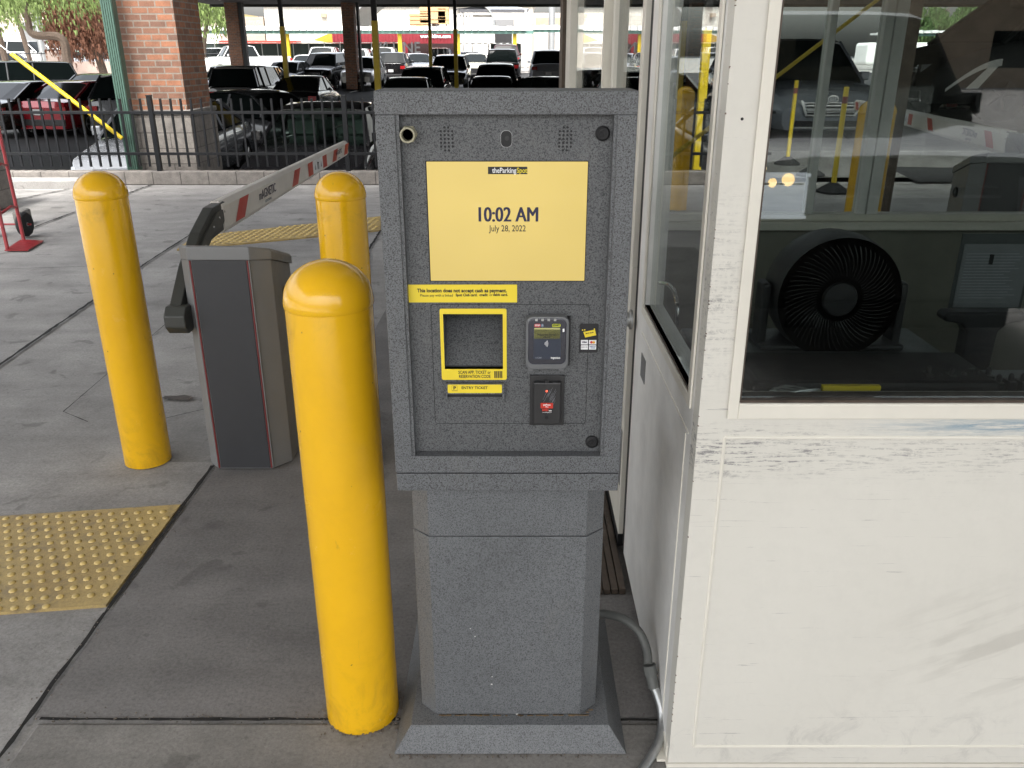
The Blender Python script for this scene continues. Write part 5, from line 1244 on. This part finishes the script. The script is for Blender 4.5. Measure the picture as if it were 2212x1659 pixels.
# open mesh fence section at right
m = MB(); a2 = AY(985, 94, 72); b2 = AY(1125, 94, 72)
f2 = thing('screened_fence', 'dark green screened fence section right of the container', 'fence', (a2[0], 72, .4)); m.box(AY(1060, 94, 72)[0], b2[0], 72, 72.04, .4, a2[2]); m.build('mesh_screen', M['screenmesh'], f2)
m = MB(); m.tube([(a2[0], 71.95, a2[2]), (b2[0], 71.95, a2[2])], .04, 6)
for k in range(5): X = a2[0] + (b2[0] - a2[0]) * k / 4; m.tube([(X, 71.95, .4), (X, 71.95, a2[2])], .04, 6)
m.build('rail_frame', M['steel'], f2)
# container
Yc_ = 74; a = AY(717, 72, Yc_); b = AY(986, 92, Yc_); zt_ = a[2] + .15; 
ct2 = thing('shipping_container', 'red corrugated shipping container behind the carport', 'shipping container', (a[0], Yc_, .4))
m = MB(); n_ = int((b[0] - a[0]) / .28)
poly = []
for k in range(n_):
    x0 = a[0] + k * .28; m.box(x0, x0 + .14, Yc_, Yc_ + 2.4, .5, zt_); m.box(x0 + .14, x0 + .28, Yc_ + .05, Yc_ + 2.4, .5, zt_)
m.build('container_body', M['container'], ct2)
p = AY(1052, 79, Yc_); p = AY(1048, 78, Yc_)
zq = AY(950, 78.5, Yc_)[2]
text('www.kline.com', .40, M['txtwhite'], ct2, (AY(941, 78.5, Yc_)[0], Yc_ - .05, zq), (1, 0, 0), (0, 0, 1), 'lettering', 'CENTER', 1.0, .006, .01)
text('K LINE', 1.15, M['txtgrey'], sf, (AY(864, 104, 69.9)[0], 69.9, AY(868, 104, 69.9)[2]), (1, 0, 0), (0, 0, 1), 'lettering', 'CENTER', .95, .01, .01)
m = MB(); b3 = AY(870, 94, Y); m.box(b3[0] + .02, AY(986, 94, 73)[0], 73, 73.1, .4, AY(700, 94, 73)[2]); o = m.build('lower_screen', P('dark red-brown mesh', (.035, .014, .014), .8)); o.parent = sf; o.location = -Vector(sf['_org'])
# buildings
def bld(nm, lab, parts_, loc):
    o = thing(nm, lab, 'building', loc); return o
w1 = bld('warehouse', 'pale block warehouse behind the carport', None, (-8, 100, .4)); a = AY(569, 14, 100); b = AY(1152, 14, 100)
m = MB(); m.box(a[0], b[0], 100, 130, .4, a[2] + 0.0); m.build('wall', M['bwall'], w1)
m = MB(); m.box(a[0] - .3, b[0] + .3, 99.7, 130, a[2] + .001, a[2] + .5); m.build('parapet', M['gatebody'], w1)
m = MB(); p = AY(1060, 62, 100); q = AY(1100, 100, 100); p = AY(1069, 64, 100); m.box(p[0], q[0] + .3, 99.9, 100.05, .4, p[2]); dd = m.build('open_doorway', M['dark'], w1)
m = MB(); p = AY(1068, 30, 100); m.box(p[0], AY(1110, 30, 100)[0], 99.85, 100, AY(1068, 58, 100)[2], AY(1068, 42, 100)[2]); m.build('shutter_door', M['gatebody'], w1)
for k, xp in enumerate((700, 778)): p = AY(xp, 33, 100); m = MB(); m.box(p[0] - .3, p[0] + .3, 99.6, 100, p[2] - .2, p[2] + .2); m.build('wall_lamp', M['tan'], w1)
w2 = bld('brown_building', 'brown block building at the left behind the carport', None, (-35, 104, .4)); a = AY(100, 36, 104); b = AY(568, 36, 104)
m = MB(); m.box(a[0], b[0], 104, 120, .4, a[2]); m.build('wall', M['bbrown'], w2)
m = MB(); m.box(a[0], AY(470, 20, 104)[0], 110, 120, a[2] + .002, AY(300, 22, 104)[2]); m.build('upper_storey', M['ygb'], w2)
m = MB()
for xp in (40, 90, 150, 205): p = AY(xp + 40, 60, 103.9); m.box(p[0] - 1.6, p[0] + 1.6, 103.85, 103.98, .4, p[2] + .6)
m.build('roller_door', M['gatebody'], w2)
w3 = bld('white_building', 'plain white building at the right end of the car park', None, (8, 90, .4)); a = AY(1153, 28, 92); b = AY(1330, 28, 92)
m = MB(); m.box(a[0], b[0], 92, 110, .4, a[2]); m.build('wall', P('stucco', (.55, .50, .44), .8), w3)
m = MB(); p = AY(1150, 45, 91.9); m.box(a[0] + .2, a[0] + 3.0, 91.85, 92, AY(1150, 56, 92)[2], p[2] + .3); m.build('shutter', M['tan'], w3)
w4 = bld('street_building', 'long pale building across the street at the far left', None, (-75, 125, .4)); a = AY(-60, 30, 125); b = AY(215, 30, 125)
m = MB(); m.box(a[0], b[0], 125, 140, .4, a[2] + 1); m.build('wall', P('pale stucco', (.50, .42, .36), .8), w4)
m = MB()
for k in range(5): m.box(a[0] + 3 + k * 5, a[0] + 6 + k * 5, 124.9, 125, .4, 4.5)
m.build('roller_door', M['white'], w4)
# shade sail + arched shelter + crates on carport line
ss = thing('shade_canopy', 'pale blue-grey peaked shade canopy on white posts', 'shade canopy', (-2, 88, .4)); zb_ = AY(1070, 22, 88)[2]; zt_ = AY(1070, 4, 88)[2]; xa_ = AY(986, 20, 88)[0]; xb_ = AY(1142, 20, 88)[0]
xm = (xa_ + xb_) / 2; m = MB(); m.add([(xa_, 86, zb_), (xb_, 86, zb_), (xb_, 93, zb_), (xa_, 93, zb_), (xm, 89.5, zt_), (xa_ * .6 + xm * .4, 87, zb_ + .5 * (zt_ - zb_) * .6), (xb_ * .6 + xm * .4, 87, zb_ + .5 * (zt_ - zb_) * .6)], [(0, 1, 6, 5), (5, 6, 4), (1, 2, 4, 6), (2, 3, 4), (3, 0, 5, 4)])
m.build('fabric', P('shade cloth', (.40, .43, .50), .8), ss)
m = MB()
for X in (xa_ + .3, xb_ - .3):
    for Y in (86.2, 92.8): m.tube([(X, Y, .4), (X, Y, zb_)], .12, 6)
m.tube([(xa_, 86.2, zb_ - .6), (xb_, 86.2, zb_ - .6)], .12, 6); m.build('frame', M['white'], ss)
sh = thing('arched_shelter', 'grey arched fabric shelter behind the carport roof', 'shelter', (-12, 84, .4)); m = MB(); rings = []
for yy in (80, 90):
    pts = []
    for k in range(17):
        t = math.pi * k / 16; x = AY(925, 30, 84)[0] - 6.2 * math.cos(t); z = AY(925, 55, 84)[2] - .5 + 3.2 * math.sin(t) ** .7; pts.append((x, yy, z))
    rings.append(pts)
m.loft(rings, cap=False, closed=False); m.build('arched_cover', P('shelter cloth', (.33, .34, .33), .7), sh)
m = MB(); m.tube([(p_[0], 79.9, p_[2]) for p_ in rings[0]], .09, 6); m.tube([(AY(925, 30, 84)[0] + 1, 80, .4), (AY(925, 30, 84)[0] + 1, 80, AY(925, 12, 84)[2])], .35, 8); m.build('frame', M['steel'], sh)
for k, (xp, yp, w_, h_, lab) in enumerate(((905, 48, 1.6, 1.0, 'low tan crate at the left on the shelter platform'), (935, 42, 2.2, 2.0, 'tallest tan crate stacked by the shelter'), (958, 44, .9, 2.4, 'narrow tan crate right of the tall one'))):
    p = AY(xp, yp + 8, 79); m = MB(); m.box(p[0] - w_ / 2, p[0] + w_ / 2, 79, 79.9, p[2], p[2] + h_)
    for j in range(3): m.box(p[0] - w_ / 2 - .03, p[0] + w_ / 2 + .03, 78.95, 78.99, p[2] + h_ * (.15 + .33 * j), p[2] + h_ * (.25 + .33 * j))
    tag(m.build('crate', P('tan crate', (.50, .33, .16), .7), loc=(p[0], 79, p[2])), lab, 'crate', 'crates by the shelter')
m = MB(); a = AY(962, 52, 80)
for k in range(9): X = a[0] + k * .28; m.box(X, X + .15, 80, 80.1, 2.8, AY(962, 30, 80)[2])
tag(m.build('panel_stack', M['roofwhite'], loc=(a[0], 80, 2.8)), 'white corrugated sheets standing beside the crates', 'metal sheets')
for xp, Y, r_, lab, zt_ in ((1191, 85, .35, 'tall grey pole behind the parked SUV near the open door', 9), (92, 70, .28, 'pale slanting light pole among the trees at the left', 9)):
    X = XatY(xp, Y, 2); m = MB(); m.lathe([(r_, zg(Y)), (r_ * .8, zt_)], (X, Y, 0), 12); tag(m.build('light_pole', M['steel'], loc=(X, Y, zg(Y))), lab, 'pole')
# yellow machinery + red/white truck bits at left behind screen
mc = thing('yellow_loader', 'yellow machine boom showing over the dark fence', 'machinery', (XatY(700, 76, 2), 76, .4)); a = AY(672, 90, 76); b = AY(765, 74, 76)
m = MB(); a = AY(676, 84, 76); b = AY(762, 77, 76); m.add([(a[0], 76, a[2] - .1), (b[0], 76, b[2] - .9), (b[0], 76, b[2] + .3), (b[0] - 1.4, 76, b[2] + .4), (a[0], 77, a[2] - .1), (b[0], 77, b[2] - .9), (b[0], 77, b[2] + .3), (b[0] - 1.4, 77, b[2] + .4)], [(0, 1, 2, 3), (4, 7, 6, 5), (0, 3, 7, 4), (1, 5, 6, 2), (3, 2, 6, 7), (0, 4, 5, 1)]); m.build('boom', P('machine yellow', (.42, .26, .02), .5), mc)
m = MB(); m.box(b[0] - 2.5, b[0], 76, 78, .4, b[2] - .9); m.build('chassis', M['gatebody'], mc); 
m = MB(); a = AY(470, 90, 80); b = AY(640, 90, 80); m.box(a[0], b[0], 80, 82, a[2] - .8, a[2] + .1); fl = m.build('flatbed_deck', M['red'], loc=(a[0], 80, .4), bevel=.05); tag(fl, 'red flatbed edge showing over the dark fence', 'flatbed')
m = MB(); a = AY(470, 80, 80); m.box(a[0] - 1.6, a[0] + .2, 80, 82, 2.4, a[2] + .7); 
tk2 = thing('service_truck', 'white service truck with red tank behind the fence at the left', 'truck', (a[0], 80, .4)); m.build('cab', M['white'], tk2, bevel=.1); m = MB(); m.lathe([(.1, 0), (.7, .1), (.7, 1.6), (.1, 1.7)], (a[0] - 2.6, 80.8, 2.3), 14, 'x'); m.build('tank', M['red'], tk2)
# street wall with fence (left)
lw = thing('garden_wall', 'pinkish block wall with black railing left of the green post', 'wall', (-30, 56, .1)); a = AY(120, 150, 54); b = AY(300, 150, 54)
zt_ = AY(200, 133, 54)[2]
m = MB(); m.box(a[0], b[0], 54, 54.3, -.1, zt_); m.build('wall', P('pink block', (.38, .29, .25), .85, var=.15, scale=2), lw)
m = MB(); z1_ = AY(200, 112, 54)[2]
for k in range(70): X = a[0] - 8 + k * .25; m.tube([(X, 54.15, zt_), (X, 54.15, z1_)], .02, 4)
m.tube([(a[0] - 8, 54.15, z1_ - .1), (a[0] + 10, 54.15, z1_ - .1)], .03, 4); m.build('railing', M['blackmetal'], lw)
m = MB(); m.box(a[0] - .4, a[0] + .3, 53.9, 54.5, -.1, zt_ + .6); m.build('pillar', P('pink stucco', (.45, .36, .31), .85), lw)
# train + tan wall through the booth
tr = thing('passenger_train', 'white railcars with green-framed windows seen through the booth', 'train', (40, 78, 1)); Yt = 78; zt_ = AY(2100, 92, Yt)[2]; zb_ = AY(2100, 141, Yt)[2]; a = AY(1950, 100, Yt); 
for k in range(2):
    x0 = a[0] - 3 + k * 22; m = MB(); m.box(x0, x0 + 21.5, Yt, Yt + 3, zb_ + .01, zt_); cr = m.build('railcar_body', M['roofwhite'], tr, bevel=.25)
    m = MB()
    for j in range(7): m.box(x0 + 1.5 + j * 2.9, x0 + 3.4 + j * 2.9, Yt - .05, Yt, AY(2100, 140, Yt)[2], AY(2100, 131, Yt)[2])
    m.build('window', P('green glass', (.16, .42, .14), .3), cr)
m = MB(); a = AY(1900, 141, 74); m.box(a[0], a[0] + 60, 74, 74.4, 0, AY(2100, 142, 74)[2]); tag(m.build('tan_wall', M['tan'], loc=(a[0], 74, 0)), 'tan concrete wall below the railcars, seen through the booth', 'wall')

# ------------------------------------------------------------------ trees
def tree(X, Y, z0, path, r0, crown, mat, label, nleaf=2600, hang=1.0, leafs=.10, nm='willow_tree'):
    o = thing(nm, label, 'tree', (X, Y, z0), 'street trees beyond the car park')
    pts = [Vector((X + a, Y + b, z0 + c)) for a, b, c in path]
    m = MB(); s_ = sm(pts, 5); n_ = len(s_); m.tube(s_, [r0 * (1 - .45 * i / n_) for i in range(n_)], 8)
    topp = pts[-1]
    for k in range(9):
        a = random.uniform(0, 6.28); c = Vector((topp.x + crown[0] * .6 * math.cos(a), topp.y + crown[0] * .6 * math.sin(a), topp.z + random.uniform(.2, .9) * crown[1]))
        m.tube(sm([topp - Vector((0, 0, .2)), topp.lerp(c, .5) + Vector((0, 0, .25)), c], 3), [r0 * .4 * (1 - i / 8) + .01 for i in range(7)], 5)
    m.build('trunk', M['trunk'], o)
    m = MB()
    for k in range(nleaf // 14):
        a = random.uniform(0, 6.28); rr = crown[0] * math.sqrt(random.random()); zt_ = topp.z + crown[1] * (random.uniform(-.1, 1) * math.sqrt(max(0, 1 - (rr / crown[0]) ** 2)))
        bx_, by_ = topp.x + rr * math.cos(a), topp.y + rr * math.sin(a); L__ = hang * random.uniform(.4, 1.1)
        for j in range(14):
            t = j / 14; x = bx_ + random.gauss(0, .10 + .05 * leafs * 10); y = by_ + random.gauss(0, .12); z = zt_ - L__ * t + random.gauss(0, .05)
            s2 = leafs * random.uniform(.5, 1.2); an = random.uniform(0, 3.14); dx, dy = math.cos(an) * s2 * .35, math.sin(an) * s2 * .35
            m.add([(x - dx, y - dy, z), (x + dx, y + dy, z + random.uniform(-.3, .3) * s2), (x + dx * .4, y + dy, z - s2 * 1.5)], [(0, 1, 2)])
    m.build('crown', mat, o); return o
def txy(xp, Y): return XatY(xp, Y, 1.5)
tree(txy(98, 44), 44, -.2, [(1.1, 0, 0), (1.05, 0, 1.6), (.95, 0, 2.6), (-.35, 0, 2.75), (-.5, 0, 3.4), (-.45, 0, 5)], .24, (3.6, 2.6), M['leaf'], 'green weeping tree with a sharply bent trunk at the upper left', 9000, 2.2, .16)
tree(txy(198, 46), 46, -.2, [(.6, 0, 0), (.4, 0, 1.5), (.1, 0, 2.6), (-.35, 0, 3.3)], .24, (1.5, 2.2), M['leafbrown'], 'tree with dead brown drooping foliage left of the green post', 6500, 1.9, .17)
tree(txy(58, 58), 58, 0, [(.3, 0, 0), (0, 0, 3), (-.3, 0, 6)], .18, (2.6, 2.5), M['leaf'], 'slim green tree at the far left edge', 4200, 2.4, .18)
tree(txy(8, 50), 50, 0, [(.1, 0, 0), (0, 0, 3), (-.1, 0, 5.4)], .2, (2.8, 2.4), M['leaf'], 'green tree cut by the left edge of the picture', 4200, 2.6, .18)
tree(txy(434, 60), 60, .2, [(0, 0, 0), (.3, 0, 2), (.9, 0, 4.2)], .2, (1.9, 2.6), M['leaf'], 'green tree between the brick piers', 4200, 1.8, .18)
tree(XatY(2130, 130, 3), 130, 1, [(0, 0, 0), (0, 0, 4), (.5, 0, 6)], .5, (5, 5), M['leafd'], 'broad green tree above the railcars through the booth window', 4500, 1.6, .6, 'shade_tree')
tree(XatY(1990, 140, 3), 140, 1, [(0, 0, 0), (0, 0, 3), (.5, 0, 4)], .5, (4.5, 4), M['leafd'], 'smaller green tree beside the dark column through the booth window', 3500, 1.4, .6, 'shade_tree')
for o in list(bpy.data.objects):
    if '_org' in o: del o['_org']
